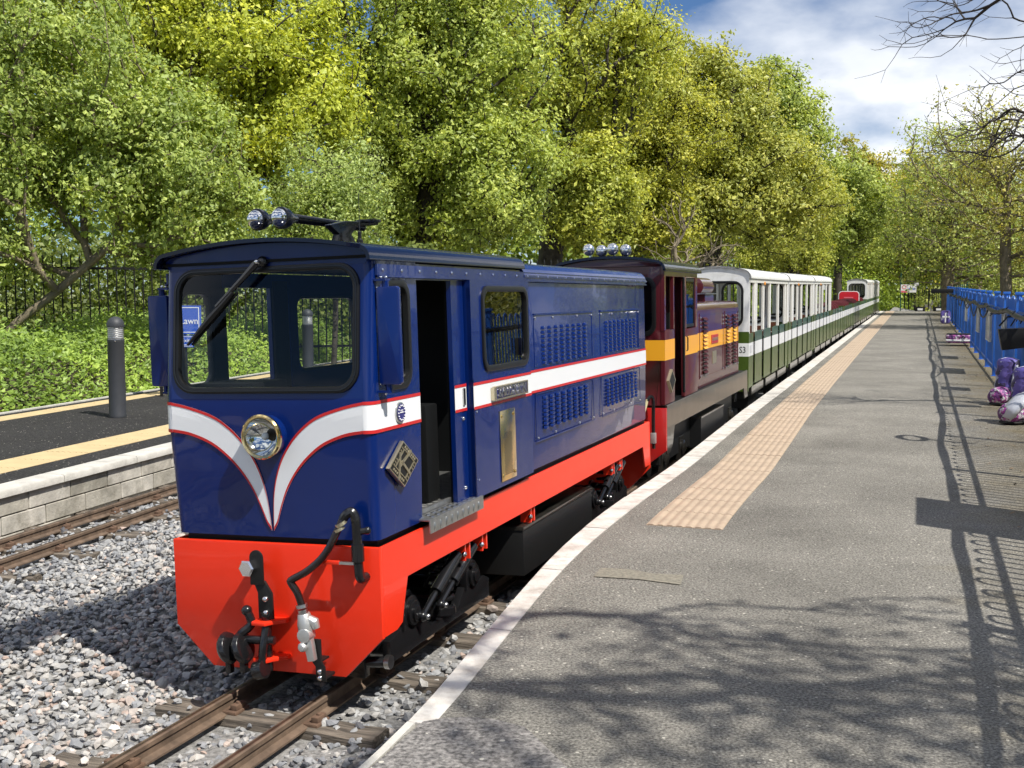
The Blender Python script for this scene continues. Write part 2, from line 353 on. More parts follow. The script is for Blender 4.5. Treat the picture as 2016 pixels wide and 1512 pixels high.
M['tile'] = mat('buff_tactile', (.40, .308, .222), .8, var=.18, vscale=5, bump=.0015, bscale=120, dirt=((.36, .26, .17), 7, .58, .9))
M['tiley'] = mat('yellow_tactile', (.52, .40, .215), .8, var=.10, vscale=5, bump=.0015, bscale=120)
M['soil'] = mat('woodland_floor', (.05, .042, .022), .95, var=.5, vscale=2.5, bump=.03, bscale=12)
M['sleeper'] = mat('weathered_timber', (.13, .108, .085), .9, var=.75, vscale=9, bump=.012, bscale=12, stretch=(.5, 7, 7))
def rail_mat():
    m = mat('rusty_rail', (.128, .088, .060), .75, var=.45, vscale=14, bump=.001, bscale=80); t = m.node_tree; b = t.nodes['Principled BSDF']
    geo = N(t, 'ShaderNodeNewGeometry'); s = N(t, 'ShaderNodeSeparateXYZ'); t.links.new(geo.outputs['Normal'], s.inputs[0])
    mr = N(t, 'ShaderNodeMapRange'); mr.inputs[1].default_value = .96; mr.inputs[2].default_value = .995; t.links.new(s.outputs[2], mr.inputs[0])
    tcn = N(t, 'ShaderNodeTexCoord'); sp = N(t, 'ShaderNodeSeparateXYZ'); t.links.new(tcn.outputs['Object'], sp.inputs[0])
    hz = N(t, 'ShaderNodeMath', operation='GREATER_THAN'); hz.inputs[1].default_value = -.012; t.links.new(sp.outputs[2], hz.inputs[0])
    mu = N(t, 'ShaderNodeMath', operation='MULTIPLY'); t.links.new(mr.outputs[0], mu.inputs[0]); t.links.new(hz.outputs[0], mu.inputs[1])
    mu2 = N(t, 'ShaderNodeMath', operation='MULTIPLY'); mu2.inputs[1].default_value = .75; t.links.new(mu.outputs[0], mu2.inputs[0]); t.links.new(mu2.outputs[0], b.inputs['Metallic'])
    rr_ = N(t, 'ShaderNodeMapRange'); rr_.inputs[3].default_value = .75; rr_.inputs[4].default_value = .42; t.links.new(mu.outputs[0], rr_.inputs[0]); t.links.new(rr_.outputs[0], b.inputs['Roughness'])
    return m
M['rail'] = rail_mat()
M['clip'] = mat('rusty_clip', (.13, .078, .05), .85, var=.4, vscale=20, bump=.002, bscale=60)
# ---- ground sheet reaching the horizon
mb = MB(); mb.add([(-1500, -1500, -.45), (1500, -1500, -.45), (1500, 1500, -.45), (-1500, 1500, -.45)], [(0, 1, 2, 3)])
tag(mb.build('ground', M['soil'], smooth=False), kind='structure')
# second (left) track and platform frame
LD = R(12.9); ld = (math.sin(LD), math.cos(LD)); ln = (math.cos(LD), -math.sin(LD)); LO = (-3.2, 7.0); HPL = .24
def Q(p, q, z=0.): return (LO[0] + ld[0] * p + ln[0] * q, LO[1] + ld[1] * p + ln[1] * q, z)
# ---- ballast bed
us = list(np.arange(-4, 12, .5)) + list(np.arange(12, 81, 3)); vv = [-9, -6, -4.5, -3.5, -2.6, -1.8, -1.2, -.7, -.35, 0, .35, .7, 1.0]
vs_ = [W(u, v, -.094 - .03 * (1 if abs(v) > 5 else 0)) for u in us for v in vv]; nv = len(vv)
mb = MB(); mb.add(vs_, [(i * nv + j, i * nv + j + 1, (i + 1) * nv + j + 1, (i + 1) * nv + j) for i in range(len(us) - 1) for j in range(nv - 1)])
tag(mb.build('ballast_bed', M['gravel_under']), kind='structure')
# ---- rails and sleepers
RP = [(-.032, -.062), (.032, -.062), (.032, -.055), (.009, -.046), (.008, -.022), (.015, -.018), (.0155, -.003), (.012, 0), (-.012, 0), (-.0155, -.003), (-.015, -.018), (-.008, -.022), (-.009, -.046), (-.032, -.055)]
def rail(path, parent, off=0):
    mb = MB(); n = len(RP); vs = []
    for i, p in enumerate(path):
        a = Vector(path[max(0, i - 1)]); b = Vector(path[min(len(path) - 1, i + 1)]); d = (b - a).normalized(); s = d.cross(Vector((0, 0, 1))).normalized()
        vs += [Vector(p) + s * x + Vector((0, 0, z)) for x, z in RP]
    m = len(path)
    mb.add(vs, [(i * n + k, i * n + (k + 1) % n, (i + 1) * n + (k + 1) % n, (i + 1) * n + k) for i in range(m - 1) for k in range(n)] + [tuple(range(n)), tuple((m - 1) * n + k for k in range(n))[::-1]])
    return mb.build('rail', M['rail'], parent, angle=50)
def sleeper_mesh(seed):
    rnd = random.Random(seed); mb = MB(); L_ = .45; n = 9; w_ = .062
    prof = []
    vs = []
    for i in range(n + 1):
        x = -L_ + 2 * L_ * i / n; a = w_ * (1 + rnd.uniform(-.06, .06)); z = -.056 + rnd.uniform(-.004, .002)
        for y, zz in ((-a, -.14), (-a, z - .008), (-a * .8, z), (-a * .3, z - .003 + rnd.uniform(-.003, .001)), (a * .25, z), (a * .8, z - .001), (a, z - .009), (a, -.14)): vs.append((x, y, zz))
    k = 8; mb.add(vs, [(i * k + j, (i + 1) * k + j, (i + 1) * k + j + 1, i * k + j + 1) for i in range(n) for j in range(k - 1)] + [tuple(range(k)), tuple(n * k + j for j in range(k))[::-1]])
    me = mb.mesh('sleeper', angle=25); me.materials.append(M['sleeper']); return me
SLM = [sleeper_mesh(s) for s in range(5)]
mb = MB(); mb.box(-.055, .055, -.045, .045, -.058, -.044); mb.box(-.05, -.022, -.03, .03, -.046, -.024); mb.box(.022, .05, -.03, .03, -.046, -.024); mb.lathe([(.010, -.03), (.010, -.016)], 6, Matrix.Translation((-.038, 0, 0))); mb.lathe([(.010, -.03), (.010, -.016)], 6, Matrix.Translation((.038, 0, 0)))
CLIP = mb.mesh('rail_clip', bevel=.004); CLIP.materials.append(M['clip'])
tr = thing('railway_track', W(0, 0, 0), label='narrow gauge track with rusty rails under the train', cat='railway track')
tri = Matrix.Translation(Vector(W(0, 0, 0))).inverted()
for s in (-1, 1):
    rail([tuple(tri @ Vector(W(u, coff(u) + s * .1675, 0))) for u in list(np.arange(-3, 12, 1.)) + list(np.arange(12, 79, 3))], tr)
SLP = []
for k in range(-4, 17):
    u = -.112 + .555 * k + random.uniform(-.012, .012)
    s = obj('sleeper', SLM[k % 5], tr, tri @ Vector(W(u, random.uniform(-.02, .02), 0)), (0, 0, -HD + random.uniform(-.02, .02))); SLP.append(u)
    if k < 9:
        for sd_ in (-1, 1): obj('rail_clip', CLIP, s, (sd_ * .1675, 0, 0))
tl = thing('railway_track', Q(0, .39, 0), label='empty second track of rusty rails beside the block-faced platform', cat='railway track')
tli = Matrix.Translation(Vector(Q(0, .39, 0))).inverted()
for q in (.222, .558): rail([tuple(tli @ Vector(Q(p, q, 0))) for p in np.arange(-5, 30, 2.)], tl)
LSP = []
for k in range(-6, 12):
    p = .3 + .555 * k; s = obj('sleeper', SLM[(k + 2) % 5], tl, tli @ Vector(Q(p, .39, 0)), (0, 0, -LD + random.uniform(-.02, .02))); LSP.append(p)
    for sd_ in (-1, 1): obj('rail_clip', CLIP, s, (sd_ * .168, 0, 0))
# ---- ballast stones: uncountable
def stones(n_try, box, seed, size=(.013, .028)):
    g = np.random.default_rng(seed)
    u = g.uniform(box[0], box[1], n_try); v = g.uniform(box[2], box[3], n_try)
    x = O[0] + LF[0] * u + LR[0] * v; y = O[1] + LF[1] * u + LR[1] * v
    p = (x - LO[0]) * ld[0] + (y - LO[1]) * ld[1]; q = (x - LO[0]) * ln[0] + (y - LO[1]) * ln[1]
    ev = np.array([edge(a) for a in u])
    keep = (v < ev - .02) & (q > .03)
    keep &= (np.abs(np.abs(v - 0) - .1675) > .042) & (np.abs(q - .222) > .042) & (np.abs(q - .558) > .042)
    on = np.zeros(len(u), bool)
    for s in SLP: on |= (np.abs(u - s) < .066) & (np.abs(v) < .46)
    on2 = np.zeros(len(u), bool)
    for s in LSP: on2 |= (np.abs(p - s) < .066) & (np.abs(q - .39) < .46)
    keep &= ~(on & (g.random(len(u)) > .26)) & ~(on2 & (g.random(len(u)) > .35))
    u, v, x, y, on, q = u[keep], v[keep], x[keep], y[keep], (on | on2)[keep], q[keep]; n = len(u)
    t = (1 + 5 ** .5) / 2
    ic = np.array([(-1, t, 0), (1, t, 0), (-1, -t, 0), (1, -t, 0), (0, -1, t), (0, 1, t), (0, -1, -t), (0, 1, -t), (t, 0, -1), (t, 0, 1), (-t, 0, -1), (-t, 0, 1)]) / 1.9
    fc = np.array([(0, 11, 5), (0, 5, 1), (0, 1, 7), (0, 7, 10), (0, 10, 11), (1, 5, 9), (5, 11, 4), (11, 10, 2), (10, 7, 6), (7, 1, 8), (3, 9, 4), (3, 4, 2), (3, 2, 6), (3, 6, 8), (3, 8, 9), (4, 9, 5), (2, 4, 11), (6, 2, 10), (8, 6, 7), (9, 8, 1)])
    V = ic[None] + g.normal(0, .17, (n, 12, 3))
    s = g.uniform(size[0], size[1], (n, 1)) * g.choice([1, 1, 1, 1.35, .75], (n, 1)); sc = np.concatenate([s * g.uniform(.9, 1.35, (n, 1)), s * g.uniform(.7, 1.1, (n, 1)), s * g.uniform(.45, .85, (n, 1))], 1)
    V = V * sc[:, None, :]
    a = g.uniform(0, 2 * np.pi, n); ti = g.normal(0, .45, n); az = g.uniform(0, 2 * np.pi, n)
    def rot(V, ang, i, j):
        c, s_ = np.cos(ang)[:, None], np.sin(ang)[:, None]; A, B = V[:, :, i].copy(), V[:, :, j].copy(); V[:, :, i] = c * A - s_ * B; V[:, :, j] = s_ * A + c * B
    rot(V, a, 0, 1); rot(V, ti, 1, 2); rot(V, az, 0, 1)
    heap = .035 * np.exp(-((v + 1.55) / .9) ** 2) - .012
    z = -.083 + heap + g.normal(0, .011, n) + np.where(on, .03, 0) + np.where(np.abs(v) < .14, -.006, 0)
    V += np.stack([x, y, z], 1)[:, None, :]
    F = (fc[None] + (np.arange(n) * 12)[:, None, None]).reshape(-1, 3)
    tint = np.repeat(np.clip(g.beta(2.2, 2.2, n) + .1 * np.sin(x * 3) , 0, 1), 20)
    return V.reshape(-1, 3), F, tint
parts = [stones(57000, (-1.9, 5.2, -4.3, .9), 3, (.009, .0195)), stones(5500, (5.2, 10.5, -4.6, .6), 4, (.018, .034))]
Vs = []; Fs = []; Ts = []; off = 0
for V_, F_, T_ in parts: Vs.append(V_); Fs.append(F_ + off); Ts.append(T_); off += len(V_)
me = np_mesh('ballast_stones', np.concatenate(Vs), np.concatenate(Fs), M['stone'], np.concatenate(Ts))
tag(obj('ballast_stones', me), 'grey and pink crushed stone ballast between the tracks', 'ballast', kind='stuff')
# ---- main platform
us = list(np.arange(-3.2, 12, .3)) + list(np.arange(12, UEND, 2.)) + [UEND]
mb = MB(); A = []; B = []
for u in us: A.append(W(u, edge(u) + (band(u) if u > -.7 else .035), HP - .003)); B.append(W(u, 3.95, HP - .003))
mb.strip(A, B)
plat = tag(mb.build('platform', M['asph'], smooth=False), kind='structure')
mb = MB(); mb.strip([W(u, edge(u) + .03, HP - .09) for u in us], [W(u, edge(u) + .03, -.3) for u in us]); mb.strip([W(UEND, v, HP - .003) for v in (.3, 3.95)], [W(UEND, v, -.4) for v in (.3, 3.95)])
mb.build('platform_wall', M['concd'], plat)
# coping stones
g = .004; u = -3.2
while u < UEND:
    if u < -.75: l_ = .83; u1 = min(u + l_, -.66); wd = lambda t: .035
    else: l_ = .92 if u < 20 else 2.4; u1 = min(u + l_, UEND); wd = lambda t: band(t)
    mt = M['conc'] if u < -.75 else M['edgew']; n = 4; mb = MB(); vs = []; dz = random.uniform(-.002, .002)
    for i in range(n + 1):
        t = u + g + (u1 - u - 2 * g) * i / n; a = edge(t); b = a + wd(t) - .001
        vs += [W(t, a + .012, HP - .085), W(t, a, HP - .07), W(t, a, HP - .012 + dz), W(t, a + .010, HP + dz), W(t, b, HP + dz), W(t, b, HP - .085)]
    mb.add(vs, [(i * 6 + k, (i + 1) * 6 + k, (i + 1) * 6 + (k + 1) % 6, i * 6 + (k + 1) % 6) for i in range(n) for k in range(6)] + [tuple(range(6)), tuple(n * 6 + k for k in range(6))[::-1]])
    mb.build('coping_stone', mt, plat, angle=30); u = u1
# tactile tiles
def tile_mesh(name, m_, L_=.4, Wd=.4, ribs=8, h=.0055):
    prof = [(-Wd / 2, -.02), (-Wd / 2, .001)]
    for i in range(ribs):
        c = -Wd / 2 + (i + .5) * Wd / ribs; a = Wd / ribs
        prof += [(c - a * .36, .001), (c - a * .22, h), (c + a * .22, h), (c + a * .36, .001)]
    prof += [(Wd / 2, .001), (Wd / 2, -.02)]
    mb = MB(); mb.prism(prof, -L_ / 2 + .003, L_ / 2 - .003, lambda a, b, d: (a, d, b)); me = mb.mesh(name, angle=60); me.materials.append(m_); return me
TM = tile_mesh('tactile_tile', M['tile'])
u = 2.22
while u < UEND - .3:
    uc = u + .2; v = edge(uc) + .303 + .2; sl = (edge(uc + .3) - edge(uc - .3)) / .6
    obj('tactile_tile', TM, plat, W(uc, v, HP + random.uniform(-.001, .0012)), (math.atan(slope(uc)), random.uniform(-.004, .004), -HD - math.atan(sl))); u += .4
# flat marks on the asphalt
def sheet(pts, z, name, m_, parent): return MB().add([W(a, b, z) for a, b in pts], [tuple(range(len(pts)))]).build(name, m_, parent, smooth=False)
wob = [(-.70, .885)] + [(-.655 + .03 * math.sin(7 * t) + .02 * math.sin(17 * t), .93 + t) for t in np.linspace(0, .24, 7)] + [(-.72, 1.24), (-.86, 1.36), (-1.1, 1.45), (-1.6, 1.55), (-2.4, 1.6), (-2.4, .90)]
sheet(wob, HP + .0015, 'pale_patch', M['patch'], plat)
M['fadey'] = mat('faded_yellow_mark', (.215, .198, .155), .9, var=.35, vscale=60, bump=.004, bscale=120)
sheet([(1.06, .89), (1.22, .88), (1.24, 1.0), (1.20, 1.12), (1.22, 1.25), (1.05, 1.27), (1.08, 1.08)], HP + .0012, 'faded_mark', M['fadey'], plat)
# ---- left platform
mb = MB(); ps = np.arange(-6, 32, 2.)
mb.strip([Q(p, -.155, HPL - .002) for p in ps], [Q(p, -3.0, HPL - .002) for p in ps])
platl = tag(mb.build('second_platform', M['asphd'], smooth=False), kind='structure')
mb = MB(); mb.strip([Q(p, -.03, HPL - .05) for p in ps], [Q(p, -.03, -.4) for p in ps]); mb.build('backing_wall', mat('mortar', (.45, .41, .34), .9, var=.2, vscale=9), platl)
TY = tile_mesh('tactile_tile', M['tiley'], ribs=8, h=.004)
for k in range(64): obj('tactile_tile', TY, platl, Q(-5.8 + .4 * k, -.63, HPL + random.uniform(-.0008, .0008)), (0, 0, -LD))
TB = tile_mesh('tactile_tile', M['tiley'], Wd=.26, ribs=5, h=.004)
for k in range(64): obj('tactile_tile', TB, platl, Q(-5.8 + .4 * k, -2.68, HPL + random.uniform(-.0008, .0008)), (0, 0, -LD))
for k in range(28):
    mb = MB(); p0 = -5.7 + .905 * k; pr = [(-.15, -.05), (.022, -.05), (.022, -.012), (.014, -.002), (.0, 0), (-.15, 0)]
    mb.prism(pr, p0 + .003, p0 + .90, lambda a, b, d: Q(d, a, HPL + b)); mb.build('coping_stone', M['conc'], platl, angle=40)
    mb = MB(); mb.prism([(-3.0, -.1), (-2.95, -.1), (-2.95, .012), (-3.0, .012)], p0 + .003, p0 + .90, lambda a, b, d: Q(d, a, HPL + b)); mb.build('edging_kerb', M['conc'], platl)
def block_mat(i):
    c = [(.44, .41, .35), (.38, .355, .30), (.50, .47, .41), (.33, .31, .26)][i]
    return mat('stained_block', c, .9, var=.25, vscale=6, bump=.005, bscale=45, dirt=((.17, .155, .12), 4.5, .48, .72))
BMT = [block_mat(i) for i in range(4)]
for r_, (z0, z1) in enumerate(((.068, .184), (-.055, .060), (-.17, -.063))):
    for k in range(52 if r_ < 2 else 14):
        p0 = -5.6 + .45 * k + (.225 if r_ % 2 else .05)
        mb = MB(); mb.prism([(-.05, z0), (-.008 + random.uniform(-.002, .002), z0), (-.008 + random.uniform(-.002, .002), z1), (-.05, z1)], p0, p0 + .437, lambda a, b, d: Q(d, a, b))
        mb.build('block', random.choice(BMT), platl, bevel=.004, seg=1)
# ================================================================== BLUE LOCOMOTIVE (x=v across, y=u back, z up)
loco = thing('blue_locomotive', W(0, 0, 0, False), (0, R(-1.9304), -HD), 'glossy blue diesel locomotive with white V stripe and red frame at the front', 'locomotive')
def hx(w): return float(np.interp(w, [.577, 1.0, 1.545], [.421, .431, .432]))
def uf(w): return float(np.interp(w, [.577, 1.02, 1.10, 1.6], [-.008, -.035, -.034, .016]))
WT = 1.57
def cab_shell(mb, inset, t):
    RC = .035
    # lower front and corner strips
    lev = [.577, .8, 1.02, 1.05, 1.085]; levu = [1.085, 1.2, 1.35, 1.5, WT]
    def path(w, off):
        x = hx(w) - off; y = uf(w) + off; pts = [(x, .37)]
        for k in range(7): a = R(15 * k); pts.append((x - RC + RC * math.cos(a), y + RC - RC * math.sin(a)))
        return pts
    for lv, full in ((lev, True), (levu, False)):
        for s in (-1, 1):
            for off in (inset, inset + t):
                rows = [[(s * px, py, w_) for px, py in path(w_, off)] for w_ in lv]
                st = 0 if full else 1
                for a, b in zip(rows, rows[1:]): mb.strip(a[st:], b[st:])
        if full:
            for off in (inset, inset + t):
                rows = [[(s * (hx(w_) - off - RC), uf(w_) + off, w_) for s in (-1, 1)] for w_ in lv]
                for a, b in zip(rows, rows[1:]): mb.strip(a, b)
    X = .397 - inset * .5
    o = rr_out(-X, X, 1.085, WT, 0, 1.333, .366, .213, .07); i = rr(0, 1.333, .366, .213, .07)
    mb.ring(o, i, inset, inset + t, lambda a, b, d: (a, uf(b) + d, b))
    for s in (-1, 1):
        o = rr_out(.0, .37, 1.085, WT, .18, 1.30, .10, .185, .055); i = rr(.18, 1.30, .10, .185, .055)
        mb.ring(o, i, inset, inset + t, lambda a, b, d: (s * (hx(b) - d), max(a, uf(b) + .035), b))
def roof_prof(hw, z0, zs, zc, r, t=0):
    pts = [(hw - t, z0)]
    for k in range(0, 8): a = R(90 - 12 * (7 - k)) ; a = R(78 * k / 7); pts.append((hw - r + (r - t) * math.cos(a), zs - r + (r - t) * math.sin(a)))
    x0, z0_ = pts[-1]
    for k in range(1, 9): tt = k / 8; pts.append((x0 * (1 - tt), z0_ + (zc - t - z0_) * (1 - (1 - tt) ** 2)))
    L_ = pts + [(-x, z) for x, z in pts[-2::-1]]
    return L_
def wall_slab(mb, s, u0, u1, z0, z1, out, t):
    mb.ring([(u0, z0), (u1, z0), (u1, z1), (u0, z1)], [((u0 + u1) / 2, (z0 + z1) / 2)] * 4, out, out + t, lambda a, b, d: (s * (hx(b) - d), a, b))
mb = MB(); cab_shell(mb, 0, .006)
for s in (-1, 1): mb.box(*sorted((s * (.432 - .02), s * .431)), .705, .832, .585, 1.53); mb.box(*sorted((s * .405, s * .4305)), .35, 1.56, 1.50, 1.56)
hp_ = [(-.405, 1.555), (.405, 1.555)] + [(x_, z_) for x_, z_ in roof_prof(.447, 1.566, 1.622, 1.660, .052, .016) if z_ > 1.568 and abs(x_) < .428]
mb.prism(hp_, .010, .018, lambda a, b, d: (a, d, b))
body = mb.build('cab_body', M['blue'], loco, angle=30)
mb = MB(); cab_shell(mb, .012, .006)
for s in (-1, 1): mb.box(*sorted((s * .40, s * .41)), .71, .828, .585, 1.53)
mb.box(-.42, .42, 1.50, 1.54, .56, 1.60); mb.box(-.43, .43, .0, 1.52, 1.575, 1.585)
mb.build('cab_lining', M['dark'], loco)
# rear engine body
prof = [(-.421, .577), (.421, .577), (.431, 1.0), (.432, 1.545), (.30, 1.58), (-.30, 1.58), (-.432, 1.545), (-.431, 1.0)]
mb = MB(); mb.prism(prof, 1.562, 4.137, lambda a, b, d: (a, d, b)); mb.build('engine_body', M['blue'], loco, bevel=.008)
def roof(mb, hw, z0, zs, zc, r, y0, y1, t=.02):
    o = roof_prof(hw, z0, zs, zc, r); i = roof_prof(hw, z0, zs, zc, r, t); pts = o + i[::-1]
    n = len(o)
    for a in range(n - 1): mb.prism([o[a], o[a + 1], i[a + 1], i[a]], y0, y1, lambda x, z, d: (x, d, z))
mb = MB(); roof(mb, .447, 1.566, 1.622, 1.660, .052, -.036, 1.592, .014); mb.build('cab_roof', M['navy'], loco, angle=30)
mb = MB(); roof(mb, .444, 1.535, 1.60, 1.618, .075, 1.592, 4.15, .05); mb.build('engine_roof', M['blue'], loco, angle=30)
# rain strip with rivets
for s in (-1, 1):
    mb = MB(); mb.box(*sorted((s * .4325, s * .441)), .03, 4.145, 1.512, 1.552); mb.box(*sorted((s * .441, s * .449)), .03, 4.145, 1.506, 1.513); st = mb.build('rain_strip', M['blue'], loco)
    mb = MB()
    for k in range(27): mb.sphere((s * .442, .07 + .157 * k, 1.532), .0065, 8, 5, (.8, 1, 1))
    mb.build('rivet_row', M['chrome'], st); 
mb = MB()
for k in range(20): mb.sphere((.0 + .05, 1.7 + .125 * k, 1.619), .006, 6, 4)
mb.build('rivet_row', M['chrome'], loco)
# windscreen rubber and glass
mb = MB(); mb.ring(rr(0, 1.333, .386, .229, .085), rr(0, 1.333, .360, .206, .066), -.010, .010, lambda a, b, d: (a, uf(b) + d, b)); ws = mb.build('windscreen', M['rubber'], loco, bevel=.006)
mb = MB(); mb.ring(rr(0, 1.333, .377, .2205, .079), rr(0, 1.333, .373, .217, .077), -.0125, -.008, lambda a, b, d: (a, uf(b) + d, b)); mb.build('filler_strip', M['black'], ws)
mb = MB(); mb.add([(a, uf(b) + .002, b) for a, b in rr(0, 1.333, .364, .210, .068)], [tuple(range(28))]); mb.build('glass', M['glass'], ws, smooth=False)
def side_window(parent, s, cu, cz, hu, hz, r, out, gl='glass', t=.014):
    fn = lambda a, b, d: (s * (hx(b) + out + d), a, b)
    mb = MB(); mb.ring(rr(cu, cz, hu + .014, hz + .014, r + .012), rr(cu, cz, hu - .012, hz - .012, r - .008), -.012, .010, fn); f = mb.build('window_frame', M['rubber'], parent, bevel=.004)
    mb = MB(); mb.add([fn(a, b, -.004) for a, b in rr(cu, cz, hu - .01, hz - .01, r - .006)], [tuple(range(28))]); mb.build('glass', M[gl], f, smooth=False)
for s in (-1, 1): side_window(loco, s, .18, 1.30, .10, .185, .055, 0)
# sliding doors, slid back
for s in (-1, 1):
    mb = MB(); fn = lambda a, b, d: (s * (hx(b) + d), a, b)
    mb.ring(rr_out(.845, 1.595, 1.09, 1.505, 1.262, 1.296, .285, .172, .055), rr(1.262, 1.296, .285, .172, .055), .010, .028, fn)
    for z0, z1 in ((.585, 1.0), (1.0, 1.09)): mb.box(*sorted((s * (hx(1) + .010), s * (hx(1) + .028))), .845, 1.595, z0, z1)
    mb.box(*sorted((s * (.405), s * (hx(1) + .028))), .845, .856, .585, 1.505)
    dr = mb.build('sliding_door', M['blue'], loco, angle=30); side_window(dr, s, 1.262, 1.296, .285, .172, .055, .028)
    dots('bolt', M['chrome'], dr, [(s * .432, .79, z) for z in (.64, .93)], .009); dots('bolt', M['chrome'], dr, [(s * .4605, .875, z) for z in (.66, .95)], .005)
    mb = MB(); mb.ring(rr(.80, 1.02, .012, .036, .005), rr(.80, 1.02, .008, .031, .003), 0, .005, lambda a, b, d: (s * (.4335 + d), a, b)); h = mb.build('door_handle', M['steel'], dr)
    mb = MB(); mb.add([(s * .4345, a, b) for a, b in rr(.80, 1.02, .009, .032, .003)], [tuple(range(28))]); mb.build('handle_recess', M['dark'], h)
# stripes: thin paint films
UP = [(.397, 1.0725), (.326, 1.058), (.227, 1.028), (.165, .992), (.108, .940), (.063, .877), (.034, .812), (.016, .742), (.008, .668), (.004, .600)]
LOW = [(.397, .9615), (.32, .949), (.236, .917), (.171, .872), (.119, .819), (.076, .757), (.045, .690), (.024, .633), (.012, .612), (.004, .600)]
UPc = catmull([(a, b, 0) for a, b in UP], 5); LOc = catmull([(a, b, 0) for a, b in LOW], 5)
def lerp(a, b, t): return a + (b - a) * t
for s in (-1, 1):
    for name, t0, t1, m_, dd in (('white_stripe', .0, 1., 'white', .0030), ('red_line', 0, .10, 'redline', .0042), ('red_line', .90, 1., 'redline', .0042)):
        A = []; B = []
        for a, b in zip(UPc, LOc):
            w_ = max((a - b).length, 1e-6); k0 = t0; k1 = t1
            if name == 'red_line':
                f = min(.011 / w_, .42)
                k0, k1 = (0, f) if t0 == 0 else (1 - f, 1)
            p = lerp(a, b, k0); q = lerp(a, b, k1)
            A.append((s * p.x, uf(p.y) - dd, p.y)); B.append((s * q.x, uf(q.y) - dd, q.y))
        mb = MB(); nA = 5
        rows_ = [[tuple(Vector(p).lerp(Vector(q), i / nA)) for p, q in zip(A, B)] for i in range(nA + 1)]
        rows_ = [[(x, uf(z) - dd, z) for x, y, z in r_] for r_ in rows_]
        for r0_, r1_ in zip(rows_, rows_[1:]): mb.strip(r0_, r1_)
        mb.build(name, M[m_], loco, smooth=False)
    def side_film(name, m_, z0, z1, d):
        mb = MB(); P0 = []; P1 = []
        for zz, P in ((z0, P0), (z1, P1)):
            x = hx(1) + d; y = uf(1.02) - d
            for k in range(7): a = R(90 - 15 * k); P.append((s * (x - .035 - d + (.035 + d) * math.cos(a)), y + .035 + d - (.035 + d) * math.sin(a), zz))
            P.append((s * x, .369, zz))
        mb.strip(P0, P1); mb.build(name, M[m_], loco, angle=60)
        for a, b, o in ((.706, .831, .001), (.846, 1.594, .028), (1.597, 4.1365, .001)):
            MB().strip([(s * (hx(1) + d + o), a, z0), (s * (hx(1) + d + o), b, z0)], [(s * (hx(1) + d + o), a, z1), (s * (hx(1) + d + o), b, z1)]).build(name, M[m_], loco, angle=60)
    side_film('white_stripe', 'white', .964, 1.070, .0015); side_film('red_line', 'redline', .9605, .9725, .003); side_film('red_line', 'redline', 1.0615, 1.0735, .003)
# engine side access panels with pressed louvres
mb = MB(); n = 7; vs = []
for i in range(n):
    a = math.pi * i / (n - 1); vs += [(.0, -.030 * math.cos(a), -.006 + 0 * a), (.007 * math.sin(a) ** .5 if i not in (0, n - 1) else 0, -.030 * math.cos(a), .000), (.0165 * math.sin(a) ** .6 if i not in (0, n - 1) else 0, -.027 * math.cos(a), -.004 - .002), (.004 * math.sin(a), -.026 * math.cos(a), -.013)]
vs = []
for i in range(n):
    t = -1 + 2 * i / (n - 1); e = max(0, 1 - abs(t) ** 3) ** .5
    vs += [(0, .030 * t, .0085), (.009 * e, .030 * t, .006), (.0125 * e, .0295 * t, -.002), (.0105 * e, .029 * t, -.0085), (0, .029 * t, -.0085)]
mb.add(vs, [(i * 5 + k, (i + 1) * 5 + k, (i + 1) * 5 + k + 1, i * 5 + k + 1) for i in range(n - 1) for k in range(4)])
LOUV = mb.mesh('louvre', angle=50); LOUV.materials.append(M['blue'])
for s in (-1, 1):
    for (a0, a1, c0, c1) in ((1.735, 2.79, 1.829, 2.692), (2.965, 3.945, 3.058, 3.87)):
        for (z0, z1, y0, y1, rows) in ((1.085, 1.345, 1.093, 1.288, 9), (.712, .955, .763, .935, 8)):
            x = hx(1) + .0012; mb = MB()
            mb.ring([(a0, z0), (a1, z0), (a1, z1), (a0, z1)], [(a0 + .006, z0 + .006), (a1 - .006, z0 + .006), (a1 - .006, z1 - .006), (a0 + .006, z1 - .006)], 0, .0025, lambda a, b, d: (s * (x - .001 + d), a, b))
            if z0 > 1: mb.box(*sorted((s * (x), s * (x + .006))), a0, a1, z1 - .003, z1 + .006)
            pn = mb.build('access_panel', M['blue'], loco)
            for i in range(8):
                for j in range(rows):
                    o = obj('louvre', LOUV, pn, (s * x, c0 + (c1 - c0) * (i + .5) / 8, y0 + (y1 - y0) * (j + .5) / rows), (0, 0, 0 if s > 0 else math.pi))
            mb = MB()
            for yy in ((a0 + a1) / 2 - .22, (a0 + a1) / 2 + .22, a0 + .02, a1 - .02):
                mb.sphere((s * (x + .003), yy, z1 - .018 if z0 > 1 else z0 + .02), .006, 8, 5)
            mb.build('catch', M['steel'], pn)
            if s < 0: break
